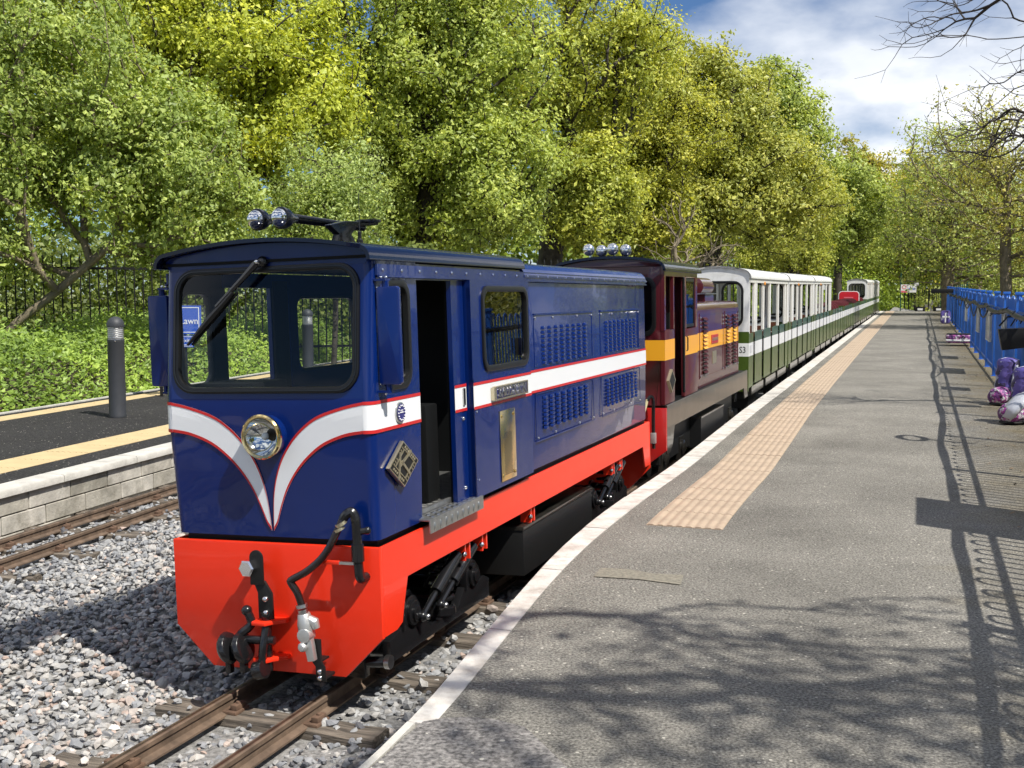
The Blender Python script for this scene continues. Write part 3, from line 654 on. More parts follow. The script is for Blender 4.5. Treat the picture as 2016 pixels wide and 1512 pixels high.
# plates
mb = MB(); mb.box(.4615, .474, 1.075, 1.495, .984, 1.036); npl = mb.build('nameplate', mat('nameplate_blue', (.02, .02, .09), .3, coat=.5), loco, bevel=.002)
mb = MB(); mb.ring([(1.07, .979), (1.50, .979), (1.50, 1.041), (1.07, 1.041)], [(1.077, .985), (1.493, .985), (1.493, 1.035), (1.077, 1.035)], 0, .016, lambda a, b, d: (.461 + d, a, b)); mb.box(.461, .478, 1.045, 1.068, .982, 1.038); mb.build('plate_rim', M['brassd'], npl)
lettering('SHELDUCK', .058, .003, M['steel'], npl, (.4765, 1.285, 1.010), (R(90), 0, R(90)), sx=1.28)
mb = MB(); mb.box(.4605, .464, 1.145, 1.342, .607, .925); bp_ = mb.build('brass_plate', M['brass'], loco, bevel=.001)
mb = MB()
for y in (1.165, 1.322):
    for z in (.632, .900): mb.sphere((.465, y, z), .008, 10, 6, (.6, 1, 1))
mb.build('stud', M['brass'], bp_)
mb = MB()
for k in range(27): mb.box(.4640, .4645, 1.245 - (.05 + .012 * ((k * 7) % 5) / 4), 1.245 + (.038 + .014 * ((k * 5) % 7) / 6), .82 - .0072 * k, .8232 - .0072 * k)
mb.build('engraving', M['blackm'], bp_)
dm = Matrix.Translation((.434, .175, .826)) @ Matrix.Rotation(R(90), 4, 'Y')
mb = MB(); dpts = [(.175, .912), (.050, .828), (.172, .742), (.300, .824)]
mb.prism(dpts, 0, .016, lambda a, b, d: (.432 + d, a, b)); dp = mb.build('makers_plate', M['brassd'], loco, bevel=.002)
def shr(k): return [(.1743 + (a - .1743) * k, .8265 + (b - .8265) * k) for a, b in dpts]
mb = MB(); mb.add([(.4485, a, b) for a, b in shr(.93)], [(0, 1, 2, 3)]); mb.build('plate_field', M['blackm'], dp, smooth=False)
mb = MB(); mb.ring(shr(.66), shr(.60), 0, .003, lambda a, b, d: (.4485 + d, a, b))
for (a, b, c, d) in ((.120, .775, .140, .875), (.135, .826, .232, .868), (.150, .838, .215, .785)):
    v1 = Vector((c - a, d - b, 0)).normalized(); nn = Vector((-v1.y, v1.x, 0)) * .0055
    mb.prism([(a + nn.x, b + nn.y), (a - nn.x, b - nn.y), (c - nn.x, d - nn.y), (c + nn.x, d + nn.y)], 0, .004, lambda p, q, e: (.4485 + e, p, q))
mb.build('emblem', M['brassd'], dp)
mb = MB()
for e in range(4):
    A = Vector((*shr(.80)[e], 0)); B = Vector((*shr(.80)[(e + 1) % 4], 0)); d = (B - A).normalized(); nn = Vector((-d.y, d.x, 0))
    for k in range(7):
        c = A.lerp(B, .12 + .76 * k / 6); h = .0045; wd = .003
        if k == 3: continue
        mb.prism([tuple((c + d * wd * i + nn * h * j).xy) for i, j in ((-1, -1), (1, -1), (1, 1), (-1, 1))], 0, .002, lambda p, q, e_: (.4485 + e_, p, q))
mb.build('raised_letters', M['brassd'], dp)
# round badge
mb = MB(); mb.lathe([(.001, 0), (.039, 0), (.039, .006), (.034, .008)], 24, Matrix.Translation((.432, .182, 1.014)) @ Matrix.Rotation(R(90), 4, 'Y')); bd = mb.build('round_badge', M['steel'], loco)
mb = MB(); mb.lathe([(.001, .008), (.033, .008), (.033, .0095), (.001, .0098)], 24, Matrix.Translation((.432, .182, 1.014)) @ Matrix.Rotation(R(90), 4, 'Y')); mb.build('badge_field', mat('badge_blue', (.03, .03, .16), .4), bd)
mb = MB()
for k in range(14): a = 2 * math.pi * k / 14; mb.sphere((.4425, .182 + .027 * math.cos(a), 1.014 + .027 * math.sin(a)), .0032, 6, 4)
mb.box(.4415, .443, .168, .196, 1.014, 1.018); mb.box(.4415, .443, .171, .193, 1.022, 1.025); mb.build('badge_marks', M['signwhite'], bd)
# mirrors
for s in (-1, 1):
    mb = MB(); mb.prism(rr(s * .480, 1.300, .043, .172, .012), .020, .042, lambda a, b, d: (a, d, b)); mr_ = mb.build('wing_mirror', M['blue'], loco, bevel=.004)
    mb = MB(); mb.prism(rr(s * .480, 1.300, .039, .166, .010), .0425, .0440, lambda a, b, d: (a, d, b)); mb.build('mirror_glass', M['chrome'], mr_)
    for zb, zt, ze in ((1.492, 1.500, 1.40), (1.100, 1.108, 1.17)):
        mb = MB(); mb.box(*sorted((s * .43, s * .475)), .02, .06, zb, zt); mb.tube([(s * .468, .035, zb), (s * .468, .035, ze)], .012, 8); mb.build('mirror_bracket', M['blue'], mr_)
    dots('bolt', M['chrome'], mr_, [(s * .45, .04, 1.504), (s * .468, .04, 1.504), (s * .45, .04, 1.096)], .006); dots('bolt', M['chrome'], mr_, [(s * .434, .035, z) for z in (1.47, 1.40, 1.18, 1.13)], .005)
# headlight
HLm = Matrix.Translation((.012, -.03, .952)) @ Matrix.Rotation(R(90), 4, 'X')
mb = MB(); mb.lathe([(.05, -.02), (.074, -.01), (.079, .03), (.079, .05)], 32, HLm, False); hl = mb.build('headlight', M['blue'], loco)
mb = MB(); mb.lathe([(.068, .05), (.074, .044), (.0815, .046), (.0815, .056), (.076, .062), (.070, .060), (.068, .056), (.068, .05)], 32, HLm, False); mb.build('lamp_rim', M['brass'], hl)
mb = MB(); mb.lathe([(.068, .050), (.060, .036), (.048, .024), (.032, .014), (.016, .009), (.001, .008)][::-1], 32, HLm, False); mb.build('reflector', M['chrome'], hl)
mb = MB(); mb.add([HLm @ Vector((.068 * math.cos(R(a)), .068 * math.sin(R(a)), .056)) for a in range(0, 360, 10)], [tuple(range(36))]); mb.build('lens', M['glass'], hl, smooth=False)
mb = MB(); mb.sphere(HLm @ Vector((0, 0, .026)), .014, 12, 8); mb.build('bulb', M['signwhite'], hl)
mb = MB()
for k in range(3): a = R(30 + 120 * k); mb.sphere(HLm @ Vector((.077 * math.cos(a), .077 * math.sin(a), .058)), .005, 6, 4)
mb.build('screw', M['brass'], hl)
# wiper
mb = MB(); mb.sphere((.0, uf(1.575) - .014, 1.578), .020, 12, 8); mb.box(-.03, .02, -.012, .004, 1.57, 1.583); wp = mb.build('windscreen_wiper', M['black'], loco)
A = Vector((-.008, -.030, 1.57)); B = Vector((-.17, -.052, 1.42))
mb = MB(); mb.tube([A, A.lerp(B, .3), B], [.014, .010, .008], 6); mb.build('wiper_arm', M['black'], wp)
p0 = Vector((-.100, -.047, 1.470)); p1 = Vector((-.295, -.060, 1.285)); mb = MB(); mb.tube([p0, p0.lerp(p1, .5), p1], [.008, .014, .005], 6); mb.tube([p0 + Vector((.012, .012, .0)), p1 + Vector((.012, .012, 0))], .006, 4); mb.build('wiper_blade', M['rubber'], wp)
mb = MB(); mb.sphere((-.004, -.034, 1.576), .009, 8, 6); mb.build('pivot_nut', M['chrome'], wp)
# roof horns with chrome bells, mounting and aerial
hr = mb = MB(); mb.tube([(-.165, .33, 1.765), (-.115, .40, 1.765), (.045, .72, 1.735)], [.016, .020, .015], 8)
mb.prism([(.50, 1.655), (.62, 1.655), (.585, 1.70), (.62, 1.735), (.74, 1.745), (.74, 1.755), (.56, 1.755), (.47, 1.735), (.52, 1.70)], -.016, .016, lambda a, b, d: (.03 + d + .3 * (a - .55), a, b)); mb.build('horn_mount', M['black'], loco, bevel=.004)
mb = MB(); mb.lathe([(.04, 0), (.055, .004), (.055, .012), (.03, .016)], 16, Matrix.Translation((.075, .70, 1.752))); mb.build('beacon_base', M['black'], loco)
for x, y, z in ((-.168, .24, 1.752), (-.060, .235, 1.752)):
    Mx = Matrix.Translation((x, y, z)) @ Matrix.Rotation(R(90), 4, 'X') @ Matrix.Rotation(R(-14), 4, 'Y')
    mb = MB(); mb.lathe([(.012, -.085), (.02, -.06), (.038, -.03), (.043, -.008), (.043, .002), (.036, .004)], 24, Mx); hn = mb.build('air_horn', M['black'], loco)
    mb = MB(); mb.lathe([(.037 * math.cos(R(a)), .001 + .037 * math.sin(R(a))) for a in (0, 15, 30, 45, 60, 75, 89)], 24, Mx); mb.build('chrome_dome', M['chrome'], hn)
mb = MB(); mb.lathe([(.014, 0), (.014, .02), (.008, .024), (.008, .05), (.004, .055)], 10, Matrix.Translation((.11, .55, 1.655))); mb.tube([(.11, .55, 1.70), (.112, .55, 1.86)], .0016, 5); mb.build('aerial', M['black'], loco)
# interior: floor, seat, console
mb = MB(); mb.box(-.40, .40, .02, 1.5, .578, .596); fl = mb.build('cab_floor', M['ply'], loco)
LOZ = MB(); LOZ.prism([(-.022, 0), (0, -.0075), (.022, 0), (0, .0075)], 0, .0022, lambda a, b, d: (a, b, d)); LOZm = LOZ.mesh('tread_lozenge'); LOZm.materials.append(M['steel'])
mb = MB()
for i in range(14):
    for j in range(12):
        mb.prism([(-.021, 0), (0, -.007), (.021, 0), (0, .007)], 0, .002, lambda a, b, d: (.14 + .02 * j + a * (.7 if (i + j) % 2 else .5) + b * (.7 if (i + j) % 2 else -.7), .38 + .028 * i + (a * .7 if (i + j) % 2 else -a * .7) + b * .7, .5962 + d))
mb.build('tread_pattern', M['steel'], fl)
st = M['black']
mb = MB(); sp = [(.30, .80), (.36, .83), (.42, .90), (.45, 1.0), (.455, 1.12), (.43, 1.16), (.40, 1.12), (.385, 1.0), (.345, .91), (.29, .86)]
mb.prism(sp, .12, .36, lambda a, b, d: (d, a + .06, b)); mb.prism([(.10, .80), (.42, .80), (.43, .87), (.12, .88)], .10, .38, lambda a, b, d: (d, a + .04, b)); seat = mb.build('driver_seat', st, loco, bevel=.025, seg=3)
mb = MB(); mb.box(.16, .34, .24, .44, .60, .70); mb.box(.12, .37, .20, .46, .70, .80); mb.build('seat_base', M['blackm'], seat, bevel=.03, seg=3)
mb = MB(); mb.box(-.38, .30, .06, .26, 1.02, 1.09); mb.box(-.36, -.10, .06, .30, 1.08, 1.135); mb.box(.18, .34, .62, .74, .60, 1.0); mb.build('control_desk', M['dark'], loco, bevel=.01)
mb = MB(); mb.tube([(-.02, .9, 1.57), (-.02, .9, 1.50)], .008, 6); mb.tube([(-.02, .9, 1.50 - .012 * k) for k in range(26)], [.018 + .010 * math.sin(k * 1.9) * (1 if k % 2 else .2) + .012 * (1 - k / 26) for k in range(26)], 8); mb.build('hanging_pine_cable', M['blackm'], loco)
# step
for s in (-1, 1):
    mb = MB(); mb.box(*sorted((s * .40, s * .468)), .34, .90, .582, .590); mb.box(*sorted((s * .462, s * .468)), .34, .90, .534, .584); mb.box(*sorted((s * .385, s * .40)), .37, .71, .590, .612); stp = mb.build('door_step', M['ply'], loco, bevel=.002)
    mb = MB()
    for k in range(9): mb.sphere((s * .4675, .38 + .058 * k, .556), .018, 6, 6, (.35, .42, 1)); 
    for k in range(10):
        for j in range(2): mb.sphere((s * (.418 + .03 * j), .37 + .054 * k + .027 * j, .5895), .014, 6, 4, (.9, 1.2, .35))
    mb.build('tread_bar', M['steel'], stp)
# ---- red frame
mb = MB(); bpts = [(-.432, .555), (-.432, .229), (-.279, .08), (.279, .08), (.432, .229), (.432, .555)]
mb.prism(bpts, -.022, 0, lambda a, b, d: (a, d - .02 * (.555 - b) * 0, b)); mb.build('buffer_beam', M['red'], loco, bevel=.003)
mb = MB(); mb.prism(bpts, 4.19, 4.21, lambda a, b, d: (a, d, b)); mb.build('buffer_beam', M['red'], loco, bevel=.003)
sk = [(0.0, .555), (0.0, .229), (.10, .229), (.148, .245), (.165, .30), (.205, .402), (4.0, .402), (4.05, .252), (4.19, .252), (4.19, .555)]
for s in (-1, 1):
    mb = MB(); mb.prism(sk, 0, .012, lambda a, b, d: (s * (.431 - d), a, b)); mb.build('side_skirt', M['red'], loco, bevel=.002, seg=1)
    mb = MB()
    for u0 in (.80, 1.0, 1.66, 3.22, 3.42): mb.box(*sorted((s * .36, s * .415)), u0, u0 + .012, .325, .41); mb.box(*sorted((s * .36, s * .415)), u0 + .05, u0 + .062, .325, .41)
    mb.build('bracket', M['red'], loco)
    mb = MB()
    for u0 in (.80, 1.0, 1.66, 3.22, 3.42): mb.sphere((s * .412, u0 + .0, .355), .012, 8, 6)
    mb.build('bracket_bolt', M['chrome'], loco)
mb = MB(); mb.box(-.40, .40, .03, 4.18, .545, .575); mb.box(-.36, .36, .03, 4.18, .45, .545); mb.build('under_frame', M['blackm'], loco)
# bogies
def bogie(y0):
    bg_ = MB(); 
    for s in (-1, 1):
        bg_.prism([(y0 - .52, .14), (y0 - .42, .165), (y0 - .22, .165), (y0 - .15, .10), (y0 + .15, .10), (y0 + .22, .165), (y0 + .46, .165), (y0 + .52, .14), (y0 + .52, .055), (y0 - .52, .055)], .30, .335, lambda a, b, d: (s * d, a, b))
    bg_.box(-.31, .31, y0 - .06, y0 + .06, .10, .20); bg_.box(-.31, .31, y0 - .50, y0 - .47, .08, .15); bg_.box(-.31, .31, y0 + .47, y0 + .50, .08, .15)
    b_ = bg_.build('bogie_frame', M['black'], loco, bevel=.004)
    for s in (-1, 1):
        for yy in (y0 - .32, y0 + .32):
            mb = MB(); mb.lathe([(.10, -.02), (.10, .02)], 24, Matrix.Translation((s * .165, yy, .098)) @ Matrix.Rotation(R(90), 4, 'Y')); mb.lathe([(.118, -.006), (.118, .006)], 24, Matrix.Translation((s * .143, yy, .098)) @ Matrix.Rotation(R(90), 4, 'Y')); mb.build('wheel', M['skirt'], b_)
            mb = MB(); mb.prism([(yy - .085, .12), (yy - .075, .24), (yy - .03, .285), (yy + .03, .285), (yy + .075, .24), (yy + .085, .12)], .29, .315, lambda a, b, d: (s * d, a, b)); mb.box(*sorted((s * .31, s * .345)), yy - .095, yy - .085, .15, .26)
            for r_, d0, d1 in ((.068, .315, .335), (.05, .335, .350), (.028, .35, .362)): mb.lathe([(r_, min(d0, d1)), (r_, max(d0, d1))], 18, Matrix.Translation((0, yy, .2)) @ Matrix.Rotation(R(90 * s), 4, 'Y'))
            mb.build('axle_box', M['black'], b_, bevel=.003)
        mb = MB(); n = 90; mb.tube([(s * .315 + .045 * math.cos(k * .42), y0 + .02 + .045 * math.sin(k * .42), .135 + .0026 * k) for k in range(n)], .010, 6); mb.lathe([(.058, .105), (.058, .135), (.05, .14)], 16, Matrix.Translation((s * .315, y0 + .02, 0))); mb.build('coil_spring', M['black'], b_)
        for yo in (-.02, .16):
            a = Vector((s * .385, y0 + yo + .05, .355)); b = Vector((s * .36, y0 + yo - .26, .175))
            mb = MB(); mb.tube([a, a.lerp(b, .62)], .026, 12); mb.tube([a.lerp(b, .55), b], .013, 8); mb.sphere(b, .022, 10, 8); mb.build('damper', M['black'], b_)
            mb = MB(); mb.sphere(b + Vector((s * .024, 0, 0)), .012, 8, 6); mb.build('damper_bolt', M['steel'], b_)
    mb = MB(); 
    for yy in (y0 - .32, y0 + .32): mb.tube([(-.30, yy, .098), (.30, yy, .098)], .022, 8)
    mb.build('axle', M['skirt'], b_)
bogie(.75); bogie(3.38)
mb = MB(); mb.box(.10, .40, 1.58, 2.80, .075, .30); mb.box(-.40, -.10, 1.58, 2.80, .075, .30); mb.box(-.1, .1, 1.3, 3.0, .12, .45); tk = mb.build('fuel_tank', M['blackm'], loco, bevel=.004)
mb = MB(); mb.box(.10, .405, 1.575, 2.805, .30, .318); mb.build('tank_lid', M['skirt'], tk, bevel=.003)
mb = MB(); mb.box(-.28, .28, .12, .16, .03, .16); mb.tube([(.30, .1, .10), (.37, .12, .10)], .02, 10); mb.build('guard_iron', M['black'], loco, bevel=.003)
mb = MB(); mb.lathe([(.026, 0), (.026, .02), (.012, .021)], 14, Matrix.Translation((.37, .12, .10)) @ Matrix.Rotation(R(90), 4, 'Y')); mb.build('guard_bolt', M['steel'], loco)
mb = MB(); mb.tube(catmull([(.36, .17, .40), (.38, .22, .34), (.385, .25, .27)], 6), .012, 8); mb.build('sand_pipe', M['steel'], loco)
# ---- coupling gear on the front beam
mb = MB(); mb.prism([(-.058, .415), (-.058, .515)] + [(-.030 + .028 * math.cos(R(a)), .515 + .028 * math.sin(R(a))) for a in range(180, -1, -20)] + [(-.002, .415)], -.09, -.082, lambda a, b, d: (a - .0, d, b))
mb.prism([(-.052, .43), (-.004, .43), (.024, .385), (.026, .29), (-.034, .29), (-.034, .385)], -.082, -.070, lambda a, b, d: (a, d, b)); up_ = mb.build('lamp_iron', M['blackm'], loco, bevel=.003)
dots('bolt', M['chrome'], up_, [(0, -.085, .365), (0, -.085, .315)], .012)
mb = MB(); Mx = Matrix.Translation((-.062, -.022, .478)) @ Matrix.Rotation(R(90), 4, 'X'); mb.lathe([(.022, 0), (.022, .05)], 16, Mx); mb.lathe([(.032, .05), (.032, .085), (.026, .09)], 6, Mx); mb.build('pipe_cap', M['chrome'], loco, angle=25)
mb = MB()
for z0 in (.270, .135): mb.prism([(-.055, -.022), (.060, -.022), (.060, -.05), (.02, -.085), (.005, -.11), (-.05, -.11)], z0, z0 + .016, lambda a, b, d: (a, b, d))
cp = mb.build('drawbar_bracket', M['red'], loco, bevel=.005)
mb = MB(); mb.lathe([(.016, .10), (.016, .30), (.022, .30), (.022, .318)], 10, Matrix.Translation((-.005, -.075, 0))); mb.tube([(-.005, -.075, .28), (-.005, -.105, .20), (-.012, -.11, .13)], .016, 8); mb.tube([(-.12, -.10, .215), (.03, -.085, .215)], .016, 8)
mb.lathe([(.034, -.02), (.034, .02)], 18, Matrix.Translation((-.012, -.12, .115)) @ Matrix.Rotation(R(75), 4, 'Y')); mb.build('drawhook', M['black'], cp, bevel=.002)
for dx, dy in ((-.135, -.13), (-.085, -.115)):
    mb = MB(); mb.lathe([(.020, -.02), (.052, -.014), (.060, 0), (.052, .014), (.020, .02)], 20, Matrix.Translation((dx, dy, .190)) @ Matrix.Rotation(R(72), 4, 'Y')); mb.box(dx - .008, dx + .014, dy - .015, dy + .01, .10, .16); mb.build('coupling_link', M['black'], cp, bevel=.002)
mb = MB(); mb.tube(catmull([(-.075, -.09, .315), (-.062, -.09, .27), (-.10, -.11, .23), (-.09, -.10, .18)], 5), .016, 8); mb.sphere((-.078, -.09, .32), .02, 10, 8); mb.build('coupling_lever', M['black'], cp)
# brake pipe and hose
mb = MB(); mb.tube(catmull([(.376, -.02, .452), (.372, -.055, .452), (.368, -.06, .49), (.366, -.06, .60), (.364, -.062, .665), (.352, -.065, .69), (.335, -.072, .682), (.322, -.075, .665)], 5), .017, 10)
mb.lathe([(.023, 0), (.023, .06)], 12, Matrix.Translation((.367, -.06, .515))); mb.tube([(.366, -.06, .618), (.40, -.045, .622)], .012, 8); mb.sphere((.40, -.045, .622), .014, 8, 6); bpz = mb.build('brake_pipe', M['black'], loco)
mb = MB(); mb.tube([(.315, -.083, .655), (.320, -.080, .645)], .022, 12); mb.tube([(.309, -.085, .636), (.313, -.083, .627)], .021, 12); mb.build('hose_clip', M['brassd'], bpz)
mb = MB(); mb.box(.30, .362, -.085, -.075, .506, .516); mb.build('pipe_cock', M['steel'], bpz); mb = MB(); mb.box(.235, .305, -.086, -.074, .504, .518); mb.build('cock_handle', M['red'], bpz, bevel=.003)
mb = MB(); mb.tube(catmull([(.320, -.076, .665), (.305, -.088, .625), (.262, -.105, .545), (.20, -.115, .488), (.135, -.12, .452), (.130, -.12, .440), (.150, -.115, .405), (.163, -.11, .360)], 6), .0135, 12); hs = mb.build('brake_hose', M['hose'], loco)
mb = MB(); mb.tube([(.162, -.11, .362), (.164, -.11, .35)], .021, 12); mb.tube([(.165, -.11, .345), (.168, -.108, .325)], .018, 12); mb.build('hose_collar', M['steel'], hs)
mb = MB(); mb.tube([(.168, -.108, .33), (.172, -.105, .295), (.176, -.105, .25)], [.022, .030, .028], 12); mb.tube([(.18, -.105, .31), (.205, -.10, .298), (.212, -.10, .275)], [.018, .02, .014], 8); mb.lathe([(.026, -.02), (.026, .025)], 14, Matrix.Translation((.178, -.11, .255)) @ Matrix.Rotation(R(90), 4, 'X')); mb.prism([(.165, .27), (.195, .27), (.205, .22), (.212, .165), (.185, .16), (.175, .21)], -.125, -.10, lambda a, b, d: (a, d, b)); mb.lathe([(.012, 0), (.018, .02), (.012, .03)], 10, Matrix.Translation((.172, -.115, .215)) @ Matrix.Rotation(R(90), 4, 'X')); mb.build('hose_coupling', M['cast'], hs, bevel=.003)
mb = MB(); mb.prism([(.192, .235), (.222, .235), (.222, .155), (.235, .135), (.238, .082), (.198, .082), (.198, .135), (.186, .15)], -.095, -.085, lambda a, b, d: (a, d, b)); mb.box(.20, .236, -.086, -.022, .09, .10); mb.box(.19, .22, -.09, -.03, .15, .158); hk = mb.build('hose_bracket', M['blackm'], loco, bevel=.003)
dots('bolt', M['chrome'], hk, [(.217, -.098, .120), (.217, -.098, .097)], .010)
# ================================================================== MAROON LOCOMOTIVE
mu0 = 4.78; mloc = thing('maroon_locomotive', W(mu0, coff(7), 0), (math.atan(slope(7)), R(-1.0), -HD), 'maroon diesel locomotive with yellow stripe coupled behind the blue one', 'locomotive')
CH = .415
mb = MB()   # cab: posts, sills, headers with openings
def panel(mb, s, y0, y1, z0, z1, x1=CH, t=.03): mb.box(*sorted((s * (x1 - t), s * x1)), y0, y1, z0, z1)
for s in (-1, 1):
    panel(mb, s, 0.0, .36, .62, 1.18); panel(mb, s, .0, .05, 1.18, 1.64); panel(mb, s, .33, .36, 1.18, 1.60); panel(mb, s, 0, 1.32, 1.585, 1.66)
    panel(mb, s, .76, 1.32, .62, 1.17); panel(mb, s, .76, .84, 1.17, 1.60); panel(mb, s, 1.24, 1.32, 1.17, 1.60)
mb.box(-CH + .03, CH - .03, .0, .03, .62, 1.10); mb.ring(rr_out(-CH + .03, CH - .03, 1.10, 1.66, 0, 1.36, .335, .205, .07), rr(0, 1.36, .335, .205, .07), 0, .03, lambda a, b, d: (a, d, b))
ar = [(-CH + .03, 1.66), (CH - .03, 1.66)] + [(x_, z_) for x_, z_ in roof_prof(.438, 1.64, 1.705, 1.742, .08, .021) if z_ > 1.662 and abs(x_) < CH - .03]
mb.prism(ar, 0, .03, lambda a, b, d: (a, d, b))
mb.box(-CH + .03, CH - .03, 1.28, 1.315, .62, 1.66); cabm = mb.build('cab_body', M['maroon'], mloc, bevel=.003, seg=1)
mb = MB(); mb.ring(rr(0, 1.36, .352, .222, .085), rr(0, 1.36, .32, .19, .06), -.012, .012, lambda a, b, d: (a, d, b)); fr_ = mb.build('windscreen', M['rubber'], mloc, bevel=.004)
mb = MB(); mb.add([(a, .0, b) for a, b in rr(0, 1.36, .325, .195, .062)], [tuple(range(28))]); mb.build('glass', M['glassd'], fr_, smooth=False)
for s in (-1, 1):
    mb = MB(); mb.ring([(.85, 1.18), (1.23, 1.18), (1.23, 1.58), (.85, 1.58)], [(.875, 1.205), (1.205, 1.205), (1.205, 1.555), (.875, 1.555)], 0, .012, lambda a, b, d: (s * (CH - .02 + d), a, b)); f = mb.build('window_frame', M['rubber'], mloc)
    mb = MB(); mb.add([(s * (CH - .012), a, b) for a, b in ((.87, 1.2), (1.21, 1.2), (1.21, 1.56), (.87, 1.56))], [(0, 1, 2, 3)]); mb.build('glass', M['glassd'], f, smooth=False)
    mb = MB(); mb.tube([(s * .42, .70, .66), (s * .42, .70, 1.585)], .011, 8); mb.build('grab_rail', M['black'], mloc)
    mb = MB(); mb.tube([(s * .425, .79, .99), (s * .435, .79, 1.0), (s * .435, .79, 1.10), (s * .425, .79, 1.11)], .006, 6); mb.build('door_handle', M['black'], mloc)
mb = MB(); roof(mb, .438, 1.64, 1.705, 1.742, .08, -.06, 1.40, .02); mb.build('cab_roof', M['navy'], mloc, angle=30)
mb = MB(); mb.box(-.385, .385, .04, 1.27, .60, .63); mb.box(-.38, .38, .05, .24, .9, 1.06); mb.box(.05, .30, .45, .75, .63, .98); mb.box(.05, .3, .70, .8, .9, 1.3); mb.build('cab_interior', M['dark'], mloc)
HH = .375
prof = [(-HH, .62), (HH, .62), (HH, 1.30)] + [(HH - .06 + .06 * math.cos(R(a)), 1.315 + .06 * math.sin(R(a))) for a in (0, 20, 40, 60, 80)] + [(0, 1.395)] + [(-(HH - .06 + .06 * math.cos(R(a))), 1.315 + .06 * math.sin(R(a))) for a in (80, 60, 40, 20, 0)] + [(-HH, 1.30)]
mb = MB(); mb.prism(prof, 1.32, 3.90, lambda a, b, d: (a, d, b)); mb.build('engine_hood', M['maroon'], mloc, angle=30)
# yellow band films
def film(mb, y0, y1, x): 
    for s in (1,): mb.strip([(s * x, y0, .955), (s * x, y1, .955)], [(s * x, y0, 1.108), (s * x, y1, 1.108)])
for y0, y1, x in ((-.001, .36, CH + .0015), (.76, 1.32, CH + .0015), (1.321, 3.901, HH + .0015)):
    for s in (-1, 1):
        mb = MB(); mb.strip([(s * x, y0, .955), (s * x, y1, .955)], [(s * x, y0, 1.108), (s * x, y1, 1.108)]); mb.build('yellow_band', M['yellow'], mloc, smooth=False)
mb = MB(); mb.strip([(-CH - .001, -.0016, .955), (CH + .001, -.0016, .955)], [(-CH - .001, -.0016, 1.108), (CH + .001, -.0016, 1.108)]); mb.build('yellow_band', M['yellow'], mloc, smooth=False)
# hood louvres
mb = MB(); mb.add([(0, -.10, .022), (0, .10, .022), (.020, -.095, -.004), (.020, .095, -.004), (.003, -.095, -.010), (.003, .095, -.010)], [(0, 1, 3, 2), (2, 3, 5, 4)]); HLV = {}
mb.add([(.0004, -.10, -.016), (.0004, .10, -.016), (.0004, .10, -.0265), (.0004, -.10, -.0265)], [(0, 1, 2, 3)])  # dark face below each louvre paints in its shadow
for k in ('maroon', 'yellow'):
    HLV[k] = mb.mesh('louvre', merge=False); HLV[k].materials.append(M['marlouv' if k == 'maroon' else k]); HLV[k].materials.append(M['dark']); HLV[k].polygons[len(HLV[k].polygons) - 1].material_index = 1
mb = MB(); mb.add([(0, -.095, -.016), (0, .095, -.016), (0, .095, -.022), (0, -.095, -.022)], [(0, 1, 2, 3)])
for s in (-1, 1):
    for y0, y1, c in ((1.62, 2.90, (1.88,)), (3.0, 3.86, (3.17, 3.60))):
        mb = MB(); mb.ring([(y0, .70), (y1, .70), (y1, 1.28), (y0, 1.28)], [(y0 + .012, .712), (y1 - .012, .712), (y1 - .012, 1.268), (y0 + .012, 1.268)], 0, .006, lambda a, b, d: (s * (HH + d - .001), a, b)); pn = mb.build('hood_door', M['maroon'], mloc)
        for cc in c:
            mb = MB(); mb.add([(s * (HH + .0022), cc - .095, .735), (s * (HH + .0022), cc + .095, .735), (s * (HH + .0022), cc + .095, 1.235), (s * (HH + .0022), cc - .095, 1.235)], [(0, 1, 2, 3)]) if False else None
            for j in range(14):
                z = .745 + .0365 * j; o = obj('louvre', HLV['yellow' if .955 < z < 1.108 else 'maroon'], pn, (s * (HH + .002), cc, z), (0, 0, 0 if s > 0 else math.pi))
        mb = MB()
        for yy in (y0 + .03, y1 - .03):
            for z in (.72, 1.16, 1.2, 1.24): mb.sphere((s * (HH + .006), yy, z), .010, 6, 4)
        for cc in c: mb.box(*sorted((s * HH, s * (HH + .02))), cc - .1, cc + .1, .722, .732)
        mb.build('catch', M['steel'], pn)
mb = MB(); mb.box(HH, HH + .008, 2.22, 2.58, .99, 1.07); nb = mb.build('nameplate', mat('plate_red', (.42, .03, .03), .4), mloc)
mb = MB()
for k in range(7): mb.box(HH + .008, HH + .011, 2.25 + .046 * k, 2.275 + .046 * k, 1.015, 1.045)
mb.build('raised_letters', M['brassd'], nb)
mb = MB(); mb.box(HH, HH + .006, 2.28, 2.48, .80, .915); mb.build('works_plate', M['brassd'], mloc)
dpts2 = [(.19, .88), (.06, .80), (.185, .70), (.31, .79)]
mb = MB(); mb.prism(dpts2, 0, .018, lambda a, b, d: (CH + d, a, b)); dp2 = mb.build('makers_plate', M['brassd'], mloc)
mb = MB(); mb.add([(CH + .0195, .187 + (a - .187) * .8, .79 + (b - .79) * .8) for a, b in dpts2], [(0, 1, 2, 3)]); mb.build('plate_field', M['blackm'], dp2, smooth=False)
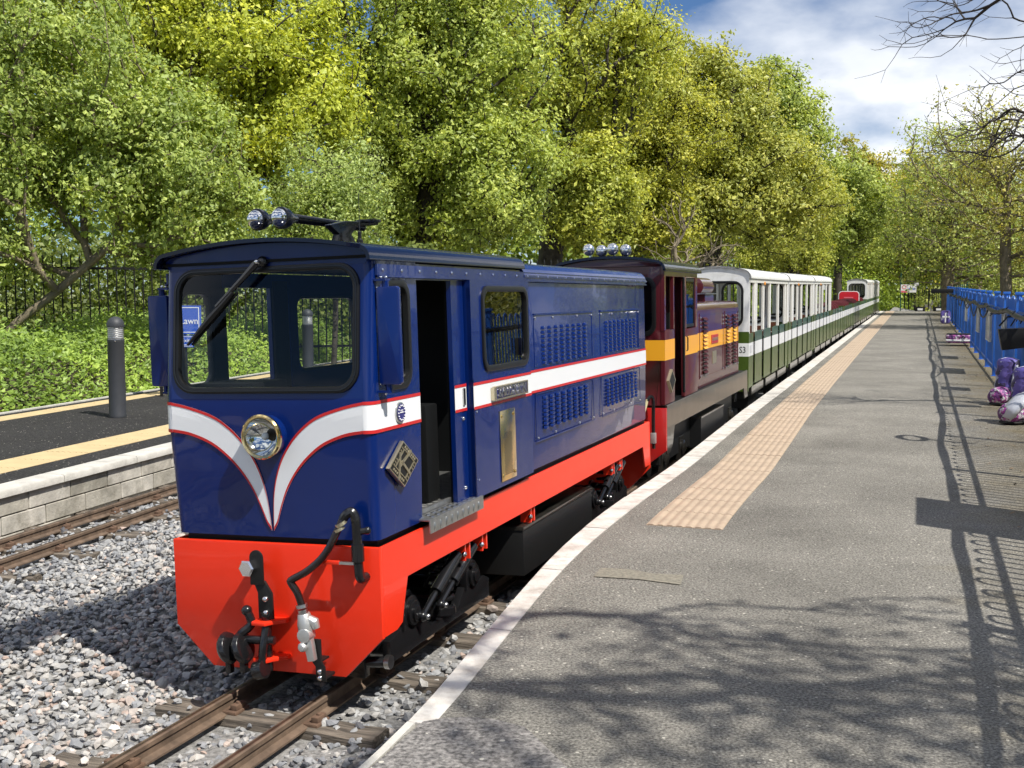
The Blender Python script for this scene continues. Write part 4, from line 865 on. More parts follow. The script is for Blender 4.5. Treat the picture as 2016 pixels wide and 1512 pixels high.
# silencer drum and roof horns
Mx = Matrix.Translation((.08, 2.95, 1.53)) @ Matrix.Rotation(R(-90), 4, 'X'); mb = MB(); mb.lathe([(.07, 0), (.092, .004), (.092, .62), (.07, .63)], 24, Mx); mb.box(-.02, .18, 3.0, 3.5, 1.38, 1.46); mb.build('silencer', M['maroon'], mloc)
mb = MB(); mb.box(-.04, .20, 2.93, 3.55, 1.452, 1.462); mb.build('silencer_strap', M['steel'], mloc)
for k in range(4):
    x = -.20 + .095 * k; mb = MB(); Mx = Matrix.Translation((x, .12 + .03 * (k % 2), 1.80 - .01 * (k % 2))) @ Matrix.Rotation(R(90), 4, 'X'); mb.lathe([(.012, -.1), (.03, -.05), (.046, -.01), (.046, .0)] + [(.044 * math.cos(R(a)), .001 + .030 * math.sin(R(a))) for a in (0, 20, 40, 60, 80, 89)], 20, Mx); mb.tube([(x, .18, 1.79), (x, .18, 1.72)], .012, 6); mb.build('air_horn', M['chrome'], mloc)
# frame, beams, skirts
mb = MB(); pts = [(-.43, .60), (-.43, .28), (-.27, .16), (.27, .16), (.43, .28), (.43, .60)]; mb.prism(pts, -.03, 0, lambda a, b, d: (a, d, b)); mb.build('buffer_beam', M['red2'], mloc, bevel=.003)
for s in (-1, 1):
    mb = MB(); mb.prism([(0, .62), (0, .25), (.10, .25), (.20, .30), (.28, .44), (3.92, .44), (3.98, .33), (4.19, .33), (4.19, .62)], 0, .014, lambda a, b, d: (s * (.43 - d), a, b)); mb.build('side_skirt', M['skirt'], mloc, bevel=.002, seg=1)
mb = MB(); mb.box(-.41, .41, .02, 4.17, .56, .615); mb.box(-.3, .3, .3, 3.9, .12, .5); mb.box(-.40, .40, 1.55, 2.75, .10, .36); mb.build('under_frame', M['blackm'], mloc)
mb = MB(); mb.box(-.405, .405, 1.55, 2.75, .36, .375); mb.build('tank_lid', M['skirt'], mloc)
for yy in (.45, 1.15, 3.05, 3.75):
    for s in (-1, 1):
        mb = MB(); mb.lathe([(.10, -.02), (.10, .02)], 20, Matrix.Translation((s * .165, yy, .1)) @ Matrix.Rotation(R(90), 4, 'Y')); mb.build('wheel', M['skirt'], mloc)
        mb = MB(); mb.lathe([(.06, .30), (.06, .33), (.03, .345)], 14, Matrix.Translation((0, yy, .16)) @ Matrix.Rotation(R(90 * s), 4, 'Y')); mb.box(*sorted((s * .28, s * .31)), yy - .09, yy + .09, .05, .25); mb.build('axle_box', M['skirt'], mloc)
mb = MB(); mb.tube(catmull([(.34, -.06, .30), (.34, -.07, .50), (.34, -.07, .66), (.32, -.08, .69), (.30, -.09, .66)], 5), .014, 8); mb.build('brake_pipe', M['black'], mloc)
mb = MB(); mb.tube(catmull([(.30, -.09, .67), (.27, -.12, .55), (.22, -.15, .42)], 6), .012, 8); mb.build('brake_hose', mat('pale_hose', (.55, .5, .3), .4), mloc)
mb = MB(); mb.box(.32, .36, -.09, -.05, .34, .42); mb.build('hose_coupling', M['cast'], mloc, bevel=.006)
# ================================================================== CARRIAGES
CL = 4.30; GW = .355; ZF = .385
PAN = [(.03, .40), (.56, 1.22), (1.42, 2.12), (2.32, 3.0), (3.2, 3.80), (3.96, 4.27)]
def end_panel(mb, y0, y1):
    mb.ring(rr_out(-GW, GW, 1.02, 1.66, 0, 1.335, .275, .255, .10), rr(0, 1.335, .275, .255, .10), y0, y1, lambda a, b, d: (a, d, b))
def side_panel_mesh(L_, z0, z1, wavy=True):
    mb = MB(); n = 5; A = []
    top = [(L_ * i / n, z1 + (.012 * math.sin(math.pi * i / n) if wavy else 0)) for i in range(n + 1)]
    pts = [(0, z0), (L_, z0)] + top[::-1]
    mb.prism(pts, 0, .007, lambda a, b, d: (d, a, b)); return mb
def make_coach(roofed):
    t = thing('x', (0, 0, 0))
    for s in (-1, 1):
        for i, (a, b) in enumerate(PAN):
            end = i in (0, 5); bot = ZF if not end else ZF - .02
            mb = side_panel_mesh(b - a, bot, .735, False); pn = mb.build('side_panel', M['green'], t, bevel=.003, seg=1, loc=(s * (GW - .007 if s > 0 else GW), a, 0))
            # white band and upper green strip of the same panel
            mb = MB(); mb.box(*sorted((s * (GW - .006), s * (GW + .0015))), a - .001, b + .001, .735, .888); mb.build('white_band', M['white'], pn, loc=(-pn.location.x, -a, 0))
            mb = side_panel_mesh(b - a, .888, 1.0, not end); mb.build('top_rail', M['greend'] if not end else M['green'], pn, bevel=.003, seg=1, loc=((s * (GW - .007 if s > 0 else GW)) - pn.location.x, 0, 0))
    for s in (-1, 1): mb = MB(); mb.box(*sorted((s * (GW - .085), s * (GW - .065))), .04, CL - .04, .36, .90); mb.build('gap_shade_panel', M['dark'], t)  # dark sheet added behind the panel gaps to stand for the shade inside
    for y0 in (.0, CL - .03):
        mb = MB(); mb.box(-GW, GW, y0, y0 + .03, .33, .735); mb.box(-GW, GW, y0, y0 + .03, .888, 1.02); ep = mb.build('end_panel', M['green'], t)
        mb = MB(); mb.box(-GW - .0012, GW + .0012, y0 - .001, y0 + .031, .735, .888); mb.build('white_band', M['offwhite'], ep)
    mb = MB(); mb.box(-GW + .03, GW - .03, .03, CL - .03, .36, .39); mb.box(-.30, .30, .05, CL - .05, .24, .36); mb.build('floor', M['skirt'], t)
    for s in (-1, 1):
        for k in range(3):
            mb = MB(); a = .25 + 1.35 * k; mb.box(*sorted((s * (GW - .02), s * (GW + .005))), a, a + 1.1, .27, .372); mb.build('footboard', M['skirt'], t, bevel=.004, seg=1)
    for yy in (.7, 1.1, 3.2, 3.6):
        for s in (-1, 1):
            mb = MB(); mb.lathe([(.09, -.02), (.09, .02)], 16, Matrix.Translation((s * .165, yy, .09)) @ Matrix.Rotation(R(90), 4, 'Y')); mb.build('wheel', M['blackm'], t)
    for yb_ in (.55, 3.05): mb = MB(); mb.box(-.28, .28, yb_, yb_ + .7, .08, .25); mb.build('bogie_frame', M['blackm'], t)
    mb = MB(); mb.tube([(.22, -.02, .40), (.22, -.06, .41), (.22, -.09, .36), (.22, -.09, .22)], .014, 8); mb.build('brake_hose', M['black'], t)
    # seats
    for y0 in (.62, 1.75, 2.20, 3.35):
        mb = MB(); mb.box(-GW + .06, GW - .06, y0, y0 + .28, .60, .66); mb.build('seat', M['seat'], t, bevel=.02)
        mb = MB(); yb = y0 + (.28 if y0 in (.62, 2.2) else -.04)
        if roofed:
            for j in range(5): mb.box(-GW + .05, GW - .05, yb, yb + .03, .70 + .07 * j, .76 + .07 * j)
            mb.build('seat_back', M['wood'], t)
        else:
            mb.prism(rr(0, .87, GW - .06, .24, .14), yb, yb + .04, lambda a, b, d: (a, d, b)); mb.build('seat_back', M['seat'], t, bevel=.012)
    if roofed:
        for y0, y1 in ((.0, .03), (2.06, 2.09), (CL - .03, CL)):
            mb = MB(); end_panel(mb, y0, y1)
            ar = [(-GW + .004, 1.66), (GW - .004, 1.66)] + [(x_, z_) for x_, z_ in roof_prof(GW + .018, 1.635, 1.735, 1.775, .10, .021) if z_ > 1.662 and abs(x_) < GW - .004]
            mb.prism(ar, y0, y1, lambda a, b, d: (a, d, b))
            if y0 == 2.06: mb.box(-GW + .04, GW - .04, y0, y1, .40, 1.02)
            ep = mb.build('end_wall', M['offwhite'], t)
            mb = MB(); mb.ring(rr(0, 1.335, .290, .270, .115), rr(0, 1.335, .262, .242, .088), y0 - .01, y1 + .01, lambda a, b, d: (a, d, b)); f = mb.build('window_frame', M['rubber'], ep, bevel=.004)
            mb = MB(); mb.add([(a, (y0 + y1) / 2, b) for a, b in rr(0, 1.335, .265, .245, .09)], [tuple(range(28))]); mb.build('glass', M['glass'], f, smooth=False)
        for s in (-1, 1):
            for a, b in ((.03, .10), (.50, .74), (1.36, 1.44), (2.03, 2.12), (3.02, 3.10), (3.90, 3.98), (4.20, 4.27)):
                mb = MB(); mb.box(*sorted((s * (GW - .035), s * (GW - .002))), a, b, 1.0 if a > .4 else .9, 1.62); mb.build('post', M['cream'], t, bevel=.004, seg=1)
            mb = MB(); mb.box(*sorted((s * (GW - .03), s * (GW + .002))), .02, CL - .02, 1.585, 1.645); mb.build('cantrail', M['cream'], t)
            mb = MB(); mb.box(*sorted((s * (GW - .0), s * (GW + .012))), 1.355, 1.44, 1.565, 1.60); mb.build('orange_tag', M['orange'], t)
        mb = MB(); roof(mb, GW + .018, 1.635, 1.735, 1.775, .10, -.015, CL + .015, .02); mb.build('roof', M['offwhite'], t, angle=30)
        mb = MB()
        for y0 in (-.018, CL + .001):
            o_ = roof_prof(GW + .021, 1.635, 1.738, 1.778, .10); i_ = roof_prof(GW + .006, 1.635, 1.723, 1.763, .09)
            for a in range(len(o_) - 1): mb.prism([o_[a], o_[a + 1], i_[a + 1], i_[a]], y0, y0 + .017, lambda x, z, d: (x, d, z))
        mb.build('roof_gasket', mat('grey_gasket', (.2, .2, .2), .6), t)
    return t
rc = make_coach(True); oc = make_coach(False)
LAB = ['first roofed green and cream carriage, lettered S3 on its end', 'second roofed green and cream carriage, between two other roofed ones', 'third roofed carriage, the last roofed one before the open carriages',
       'first open green carriage with maroon seats, behind the roofed ones', 'second open green carriage with maroon seats', 'third open green carriage, in front of the red board', 'fourth open green carriage, behind the red board',
       'nearer of the far roofed carriages beyond the red board', 'middle one of the far roofed carriages', 'rearmost far roofed carriage at the very end of the train']
for i in range(10):
    u0 = 9.62 + 4.42 * i; ro = i < 3 or i > 6; src = rc if ro else oc
    first = (i == 0) or (i == 3); c = src if first else copy_tree(src)
    c.name = 'roofed_carriage' if ro else 'open_carriage'
    c.location = W(u0, coff(u0) , 0); c.rotation_euler = (math.atan(slope(u0 + 2)), R(-.3), -HD + math.atan((coff(u0 + CL) - coff(u0)) / CL) * -1)
    tag(c, LAB[i], 'railway carriage', 'carriages of the train')
lettering('S3', .105, .0006, M['blackm'], rc, (.285, -.0022, .808), (R(90), 0, 0), sx=.8)
mb = MB(); mb.box(.352, .3585, .10, .30, .77, .86); mb.build('notice', mat('grey_print', (.55, .55, .57), .6), rc)
# ================================================================== RED BOARD, END-OF-PLATFORM THINGS
u = 36.35; rb = thing('warning_board', W(u, coff(u) - .05, .45), (0, 0, -HD), 'red rounded board with white border standing between the carriages', 'sign')
mb = MB(); mb.prism(rr(0, .48, .34, .42, .12), 0, .03, lambda a, b, d: (a, d, b)); mb.build('white_border', M['signwhite'], rb)
mb = MB(); mb.prism(rr(0, .48, .315, .395, .10), -.006, 0, lambda a, b, d: (a, d, b)); mb.build('red_face', M['signred'], rb)
mb = MB(); mb.box(-.16, .14, -.010, -.006, .66, .70); mb.build('text_bar', M['pink'], rb); mb = MB(); mb.box(-.04, .20, -.010, -.006, .59, .625); mb.build('text_bar', M['pink'], rb)
mb = MB(); mb.box(-.2, -.16, .03, .06, -.2, .5); mb.build('post', M['blackm'], rb); mb = MB(); mb.box(.16, .2, .03, .06, -.2, .5); mb.build('post', M['blackm'], rb)
# ================================================================== BLUE FENCE AND PLATFORM FURNITURE
FV = 3.22; fence = thing('bow_top_fence', W(0, FV, HP), (0, 0, -HD), 'blue bow-top railing fence along the back of the platform', 'fence')
def FL(u, dv=0, z=0): return (dv, u, z + rise(u))
mb = MB(); pth = [(0, 0, .06)] + [(0, 0, 1.08)] + [(0, .05 - .05 * math.cos(R(a)), 1.10 + .055 * math.sin(R(a))) for a in (20, 50, 90, 130, 160)] + [(0, .10, 1.08), (0, .10, .06)]
mb.tube(pth, .011, 5); HOOP = mb.mesh('hoop', angle=60); HOOP.materials.append(M['bfence'])
u = -3.6; k = 0
while u < 54 and k < 292:
    o = obj('hoop', HOOP, fence, FL(u)); o.scale = (1, 1, random.uniform(.985, 1.015)); u += .198; k += 1
mb = MB(); mb.box(-.032, .032, -.03, .03, -.02, 1.215); mb.box(-.045, .045, -.042, .042, 1.19, 1.225); mb.box(-.05, .05, -.05, .05, -.02, .0); POST = mb.mesh('post', bevel=.004); POST.materials.append(M['bfence'])
for k in range(28): obj('post', POST, fence, FL(-3.5 + 1.98 * k))
for z in (.13, 1.0):
    for k in range(27):
        a = -3.5 + 1.98 * k; mb = MB(); mb.tube([FL(a, 0, z), FL(a + 1.98, 0, z)], .017, 4); mb.build('rail', M['bfence'], fence)
# sagging black cable bundle with loops
cb = []; rad = []
for i in range(150):
    u = -2 + .30 * i; s_ = math.sin(math.pi * ((u + 2) % 3.96) / 3.96)
    cb.append(Vector(W(u, FV - .16 + .012 * math.sin(u * .9), HP + 1.03 - .05 * s_))); rad.append(.026 + .004 * math.sin(i * 1.1))
mb = MB(); mb.tube(cb, rad, 7); bun = mb.build('cable_bundle', M['blackm']); tag(bun, 'thick black cable bundle slung along the blue fence', 'cable')
for k, (u0, u1, dp) in enumerate(((13.5, 16.5, .16), (16.8, 19.5, .22), (19.7, 23, .15), (24, 27, .18))):
    mb = MB(); mb.tube([W(u0 + (u1 - u0) * t, FV - .15, HP + .99 - dp * math.sin(math.pi * t)) for t in np.linspace(0, 1, 12)], .012, 5); mb.build('cable_loop', M['blackm'], bun)
mb = MB()
for i in range(220): 
    a = cb[min(149, i * 150 // 220)]; c = a + Vector((0, 0, random.uniform(-.05, .05))); mb.tube([c, c + Vector((random.uniform(-.03, .03), random.uniform(-.05, .05), random.uniform(-.05, .02)))], .006, 4)
tag(mb.build('cable_ties', M['blackm'], bun), kind='stuff')
# boards fixed to the fence
M['photo'] = mat('faded_poster', (.36, .38, .42), .35, var=.6, vscale=14, coat=.4)
def board(u0, u1, z0, z1, label, m_, out=.05, frame=True, name='notice_board', cat='sign'):
    t = thing(name, W((u0 + u1) / 2, FV - out, HP), (0, 0, -HD), label, cat); h = (u1 - u0) / 2
    mb = MB(); mb.box(-.008, .008, -h, h, z0, z1); mb.build('panel', M[m_], t)
    if frame: mb = MB(); mb.ring([(-h, z0), (h, z0), (h, z1), (-h, z1)], [(-h + .02, z0 + .02), (h - .02, z0 + .02), (h - .02, z1 - .02), (-h + .02, z1 - .02)], 0, .03, lambda a, b, d: (-.02 + d, a, b)); mb.build('frame', M['steel'], t)
    for z in (z0 + .06, z1 - .06): mb = MB(); mb.box(0, out - .02, -.02, .02, z - .015, z + .015); mb.build('bracket', M['steel'], t)
    return t
board(2.25, 3.10, .55, 1.44, 'large plain notice board on the nearest stretch of blue fence', 'signwhite')
board(14.4, 15.5, .48, .98, 'framed picture board between two posts of the blue fence', 'photo', .06)
board(17.9, 18.8, .48, .95, 'smaller framed notice board further along the blue fence', 'photo', .06)
board(11.4, 11.9, .55, 1.02, 'narrow notice board beside the floral bags', 'photo', .06)
board(23.6, 24.5, .5, .95, 'pale notice board on the far part of the blue fence', 'signwhite', .06)
t = thing('speaker_box', W(9.35, FV - .10, HP), (0, 0, -HD), 'black box on a bracket sticking out from the fence above the bags', 'box')
mb = MB(); mb.prism([(-.13, .62), (.15, .66), (.17, .86), (-.17, .84)], -.10, .10, lambda a, b, d: (a, d, b)); mb.build('casing', M['blackm'], t, bevel=.008)
mb = MB(); mb.tube([(-.16, 0, .87), (-.08, 0, .97), (.2, 0, .98)], .010, 5); mb.build('bracket', M['blackm'], t); mb = MB(); mb.tube([(-.05, 0, .87), (.0, 0, .96)], .008, 5); mb.build('strut', M['blackm'], t)
t = thing('ring_bracket', W(6.0, FV, HP), (0, 0, -HD), 'ring-shaped bracket on a post of the blue fence', 'bracket')
mb = MB(); mb.tube([(0, 0, .9), (0, 0, 1.45)], .03, 8); mb.build('pole', M['bfence'], t); mb = MB(); mb.tube([(0, .16 * math.cos(R(a)), 1.61 + .16 * math.sin(R(a))) for a in range(0, 361, 15)], .03, 8); mb.build('ring', M['bfence'], t)
# lamp column with long arm at far end of fence
t = thing('lamp_arm', W(37.5, FV - .1, HP + rise(0)), (0, 0, -HD), 'black lamp bracket at the far end of the blue fence', 'lamp')
mb = MB(); mb.box(-.62, .1, -.08, .08, 1.02, 1.16); mb.build('lamp_head', M['blackm'], t, bevel=.02); mb = MB(); mb.tube([(.1, 0, 0), (.1, 0, 1.1)], .03, 6); mb.build('pole', M['blackm'], t)
# ---- stuffed floral bags
def floral(name, cols, scale):
    m = bpy.data.materials.new(name); m.use_nodes = True; t = m.node_tree; b = t.nodes['Principled BSDF']; l = t.links.new
    tcn = N(t, 'ShaderNodeTexCoord'); ns = N(t, 'ShaderNodeTexNoise', Scale=scale * 1.5, Detail=3.); v = N(t, 'ShaderNodeTexVoronoi', Scale=scale); r = N(t, 'ShaderNodeValToRGB'); r.color_ramp.interpolation = 'CONSTANT'
    while len(r.color_ramp.elements) < len(cols): r.color_ramp.elements.new(.5)
    for i, (e, c) in enumerate(zip(r.color_ramp.elements, cols)): e.position = i / len(cols); e.color = (*c, 1)
    ad = N(t, 'ShaderNodeMix', data_type='RGBA', blend_type='ADD'); ad.inputs[0].default_value = .12; l(tcn.outputs['Object'], ns.inputs[0]); l(tcn.outputs['Object'], ad.inputs[6]); l(ns.outputs[1], ad.inputs[7]); l(ad.outputs[2], v.inputs[0])
    sp = N(t, 'ShaderNodeSeparateColor'); l(v.outputs['Color'], sp.inputs[0]); l(sp.outputs[0], r.inputs[0]); l(r.outputs[0], b.inputs['Base Color']); b.inputs['Roughness'].default_value = .55
    bp = N(t, 'ShaderNodeBump', Strength=.8, Distance=.01); l(ns.outputs[0], bp.inputs['Height']); l(bp.outputs[0], b.inputs['Normal']); return m
M['flor'] = floral('pink_floral_cloth', [(.30, .04, .24), (.55, .52, .55), (.12, .03, .15), (.45, .13, .36), (.02, .015, .02), (.16, .05, .20)], 26)
M['purp'] = floral('purple_cloth', [(.08, .06, .28), (.12, .09, .34), (.38, .38, .50), (.06, .04, .17), (.03, .025, .06), (.09, .07, .30)], 12)
M['silver'] = mat('silver_band', (.55, .57, .62), .35, metal=.3, wave=.004, wscale=14)
def sweep(mb, path, rx, n=16, squash=1.0, wr=0.):
    P = [Vector(p) for p in path]; m = len(P); vs = []
    for i, p in enumerate(P):
        t_ = (P[min(i + 1, m - 1)] - P[max(i - 1, 0)]).normalized(); a = Vector((0, 1, 0)); a = (a - t_ * a.dot(t_)).normalized(); b = t_.cross(a)
        for k in range(n):
            q = 2 * math.pi * k / n; rr_ = rx[i] * (1 + wr * math.sin(5 * q + i * 1.7) * .5 + wr * math.sin(i * 2.6)); vs.append(p + a * math.cos(q) * rr_ * squash + b * math.sin(q) * rr_)
    mb.add(vs, [(i * n + k, i * n + (k + 1) % n, (i + 1) * n + (k + 1) % n, (i + 1) * n + k) for i in range(m - 1) for k in range(n)] + [tuple(range(n - 1, -1, -1)), tuple((m - 1) * n + k for k in range(n))])
def boot_bag(u, v, rz, sc, label):
    t = thing('floral_bag', W(u, v, HP), (0, 0, rz), label, 'bag', 'floral bags along the fence'); t.scale = (sc, sc, sc)
    mb = MB(); sweep(mb, [(.05, 0, .15), (.04, 0, .22), (.05, 0, .28), (.06, 0, .34), (.075, 0, .40), (.085, 0, .46), (.09, 0, .50), (.09, 0, .525)], [.125, .12, .118, .12, .125, .128, .11, .05], 18, 1.0, .07); mb.build('purple_body', M['purp'], t, angle=80)
    mb = MB(); sweep(mb, [(.16, 0, .10), (.10, 0, .105), (.02, 0, .11), (-.06, 0, .105), (-.13, 0, .095), (-.18, 0, .085), (-.205, 0, .08)], [.05, .10, .112, .105, .10, .075, .03], 18, 1.1, .03); mb.build('floral_end', M['flor'], t, angle=80)
    mb = MB(); sweep(mb, [(.15, 0, .02), (.08, 0, .02), (-.02, 0, .02), (-.12, 0, .02), (-.19, 0, .02)], [.015, .022, .022, .022, .012], 12, 4.6); mb.build('dark_sole', M['blackm'], t, angle=80)
    mb = MB(); mb.tube([(.09, -.09, .47), (.02, -.125, .40), (-.02, -.128, .30), (-.03, -.115, .2)], [.02, .024, .022, .015], 8); mb.build('grey_strap', M['silver'], t)
    return t
boot_bag(9.85, 3.06, R(35), .98, 'tall stuffed bag with purple body and pink floral end standing by the fence')
b2 = boot_bag(7.95, 3.08, R(20), 1.02, 'stuffed floral bag with broad silver band nearest the camera')
mb = MB(); sweep(mb, [(-.19, -.04, .06), (-.15, -.05, .14), (-.06, -.06, .22), (.04, -.06, .30), (.12, -.05, .40)], [.03, .05, .05, .05, .03], 10, 1.9); mb.build('silver_band', M['silver'], b2, angle=80)
t = thing('floral_case', W(22.9, 2.98, HP), (0, 0, -HD), 'low purple floral case with white trim lying by the blue fence', 'case')
mb = MB(); mb.box(-.26, .26, -.28, .28, .06, .24); mb.build('case_body', M['flor'], t, bevel=.04, seg=3); mb = MB(); mb.box(-.265, .265, -.285, .285, .10, .14); mb.build('white_trim', M['signwhite'], t, bevel=.012); mb = MB(); mb.box(-.24, .24, -.26, .26, .235, .26); mb.build('dark_lid', M['blackm'], t, bevel=.01)
t = thing('floral_backpack', W(37.3, 2.98, HP), (0, 0, -HD), 'small upright purple and white backpack at the far end of the fence', 'bag')
mb = MB(); mb.prism(rr(0, .22, .16, .22, .09), -.12, .12, lambda a, b, d: (a, d, b)); mb.build('bag_body', M['purp'], t, bevel=.03, seg=2); mb = MB(); mb.box(-.02, .02, -.128, -.118, .04, .36); mb.build('white_strap', M['signwhite'], t); mb = MB(); mb.box(-.10, .13, -.128, -.118, .2, .26); mb.build('white_patch', M['signwhite'], t)
# ---- left platform: bollard lights and station sign
def bollard(x, y, label):
    t = thing('bollard_light', (x, y, HPL), (0, 0, 0), label, 'bollard', 'bollard lights on the second platform')
    mb = MB(); mb.lathe([(.085, 0), (.086, .02), (.083, .03), (.081, .74), (.083, .745), (.083, .77), (.078, .775)], 28); mb.build('column', M['bgrey'], t)
    mb = MB(); mb.lathe([(.082, .895), (.086, .90), (.086, .915)] + [(.086 * math.cos(R(a)), .915 + .086 * math.sin(R(a))) for a in (15, 30, 45, 60, 75, 88)], 28); mb.build('domed_cap', M['bgrey'], t)
    mb = MB(); mb.lathe([(.074, .775), (.074, .895)], 24); mb.build('lamp_core', M['signwhite'], t)
    for k in range(6): mb = MB(); z = .785 + .019 * k; mb.lathe([(.073, z + .004), (.080, z), (.082, z + .0015), (.073, z + .0065)], 24, None, False); mb.build('louvre_ring', M['steel'], t)
    mb = MB(); mb.sphere((.02, -.082, .76), .007, 6, 4); mb.build('screw', M['chrome'], t)
bollard(-3.926, 11.224, 'dark grey bollard light with louvred head left of the blue locomotive')
bollard(-3.051, 16.923, 'dark grey bollard light seen through the blue cab window')
t = thing('station_sign', (-4.0, 13.5, HPL), (0, 0, 0), 'blue station name sign with white lettering and border', 'sign')
mb = MB(); mb.box(-.29, .30, -.012, .012, .745, 1.085); mb.build('name_panel', M['signblue'], t)
mb = MB(); mb.ring([(-.27, .765), (.28, .765), (.28, 1.065), (-.27, 1.065)], [(-.262, .773), (.272, .773), (.272, 1.057), (-.262, 1.057)], -.014, -.012, lambda a, b, d: (a, d, b)); mb.build('border_line', M['signwhite'], t)
lettering('Lawn', .112, .001, M['signwhite'], t, (.160, -.0145, .90), (R(90), 0, 0), sx=.92)
mb = MB(); mb.box(-.29, .205, -.012, .012, .59, .728); mb.build('exit_panel', M['signblue'], t)
mb = MB(); mb.ring([(-.28, .60), (.195, .60), (.195, .718), (-.28, .718)], [(-.275, .605), (.19, .605), (.19, .713), (-.275, .713)], -.014, -.012, lambda a, b, d: (a, d, b)); mb.build('border_line', M['signwhite'], t)
lettering('Exit', .060, .001, M['signwhite'], t, (.115, -.0145, .67), (R(90), 0, 0))
mb = MB(); mb.box(.04, .15, -.0145, -.012, .615, .622); mb.build('arrow', M['signwhite'], t)
for x in (-.2, .1): mb = MB(); mb.tube([(x, .03, 0), (x, .03, 1.05)], .02, 8); mb.build('post', M['blackm'], t)
# ---- end of platform
def P(px, py, Y):   # a point of the place at distance Y along the view
    a = R(-4.5343); fx = (px - 1008) / 2230.3; fy = (756 - py) / 2230.3
    d = Vector((fx, math.cos(a) - fy * math.sin(a), math.sin(a) + fy * math.cos(a))); return Vector((0, 0, 1.46)) + d * (Y / d.y)
def endthing(name, u, v, label, cat): return thing(name, W(u, v, HP - .02), (0, 0, -HD), label, cat)
t = endthing('warning_sign', UEND + .15, 1.25, 'white and pink warning sign on a green post at the platform end', 'sign')
mb = MB(); mb.box(-.025, .025, 0, .05, 0, 1.9); mb.build('post', M['gfence'], t)
mb = MB(); mb.box(0, .72, -.03, -.01, .93, 1.32); mb.build('sign_panel', M['signwhite'], t); mb = MB(); mb.box(.02, .30, -.034, -.03, .93, 1.02); mb.build('pink_panel', M['pink'], t)
mb = MB(); mb.lathe([(.10, 0), (.10, .004), (.07, .004), (.07, 0)], 20, Matrix.Translation((.16, -.031, 1.19)) @ Matrix.Rotation(R(90), 4, 'X'), False); mb.build('prohibition_ring', M['pink'], t)
mb = MB(); mb.box(.36, .68, -.034, -.03, 1.06, 1.15); mb.build('blue_panel', mat('sign_pale_blue', (.25, .3, .62), .5), t); mb = MB(); mb.box(.30, .306, -.034, -.03, .94, 1.31); mb.build('divider', M['gfence'], t)
t = endthing('trackside_post', UEND + 22, -.1, 'small white post with a black number far along the track', 'post'); mb = MB(); mb.prism([(-.13, .7), (.13, .7), (.13, 1.25), (0, 1.45), (-.13, 1.25)], 0, .03, lambda a, b, d: (a, d, b + .55)); mb.build('plate', M['signwhite'], t); mb = MB(); mb.tube([(0, .03, 0), (0, .03, 1.5)], .03, 6); mb.build('pole', M['blackm'], t); mb = MB(); mb.box(-.06, .06, -.004, 0, 1.62, 1.70); mb.build('number', M['blackm'], t)
t = endthing('white_notice', 38.5, -1.0, 'small white notice on a post left of the far roofed carriages', 'sign'); mb = MB(); mb.box(-.11, .11, 0, .02, 1.15, 1.55); mb.build('panel', M['signwhite'], t); mb = MB(); mb.tube([(0, .03, -.5), (0, .03, 1.5)], .025, 6); mb.build('post', M['blackm'], t)
for k, (v, lb) in enumerate(((2.15, 'left black planter trough with pale plants at the platform end'), (3.0, 'right black planter trough beside the teal bin'))):
    t = endthing('planter', UEND + .25, v, lb, 'planter'); mb = MB(); mb.prism([(-.22, 0), (.22, 0), (.26, .24), (-.26, .24)], -.15, .15, lambda a, b, d: (a, d, b)); mb.build('trough', M['blackm'], t, bevel=.01); mb = MB(); mb.box(-.10, .14, -.156, -.15, .06, .16); mb.build('white_mark', M['signwhite'], t)
    n = 500; g_ = np.random.default_rng(50 + k); c = np.stack([g_.uniform(-.24, .24, n), g_.uniform(-.13, .13, n), .24 + g_.gamma(2., .16, n)], 1); a = g_.uniform(0, 6.28, n); s_ = .045
    d1 = np.stack([np.cos(a), np.sin(a), g_.uniform(-.3, .8, n)], 1) * s_; d2 = np.stack([-np.sin(a), np.cos(a), g_.uniform(-.4, .4, n)], 1) * s_ * .6
    V_ = np.stack([c, c + d1 * .5 + d2, c + d1, c + d1 * .5 - d2], 1).reshape(-1, 3); F_ = np.arange(n * 4).reshape(-1, 4)
    lf = obj('plant_mass', np_mesh('plants', V_, F_, M['leaf'], g_.random(n)), t); lf.color = (1.0, 1.0, 1.2, 1); tag(lf, kind='stuff')
t = endthing('teal_bin', UEND + .3, 3.75, 'teal plastic storage bin at the far right corner of the platform', 'bin'); mb = MB(); mb.prism([(-.26, 0), (.26, 0), (.30, .62), (-.30, .55)], -.2, .2, lambda a, b, d: (a, d, b)); mb.build('bin_body', M['teal'], t, bevel=.02); mb = MB(); mb.box(-.32, .32, -.22, .22, .62, .66); mb.build('lid', M['teal'], t); mb = MB(); mb.box(-.28, .28, -.205, -.2, .42, .46); mb.build('dark_band', M['blackm'], t)
t = endthing('round_lamp', UEND + 1.0, 1.95, 'black post with a grey ball head beyond the platform end', 'lamp'); mb = MB(); mb.tube([(0, 0, 0), (0, 0, 1.2)], .035, 8); mb.build('pole', M['blackm'], t); mb = MB(); mb.sphere((0, 0, 1.32), .13, 14, 10); mb.build('ball_head', mat('ball_grey', (.3, .3, .3), .4), t)
t = endthing('green_gate', UEND + .9, 3.1, 'dark green palisade fence behind the planters', 'fence')
for k in range(13): mb = MB(); mb.box(-.025 + .09 * k, .025 + .09 * k, 0, .012, 0, 1.75 + .04 * (k % 2)); mb.build('pale', M['gfence'], t)
for z in (.35, 1.5): mb = MB(); mb.box(-.05, 1.15, .012, .05, z, z + .05); mb.build('rail', M['gfence'], t)
mb = MB(); mb.box(1.15, 1.27, -.02, .1, 0, 2.35); mb.build('post', M['gfence'], t)
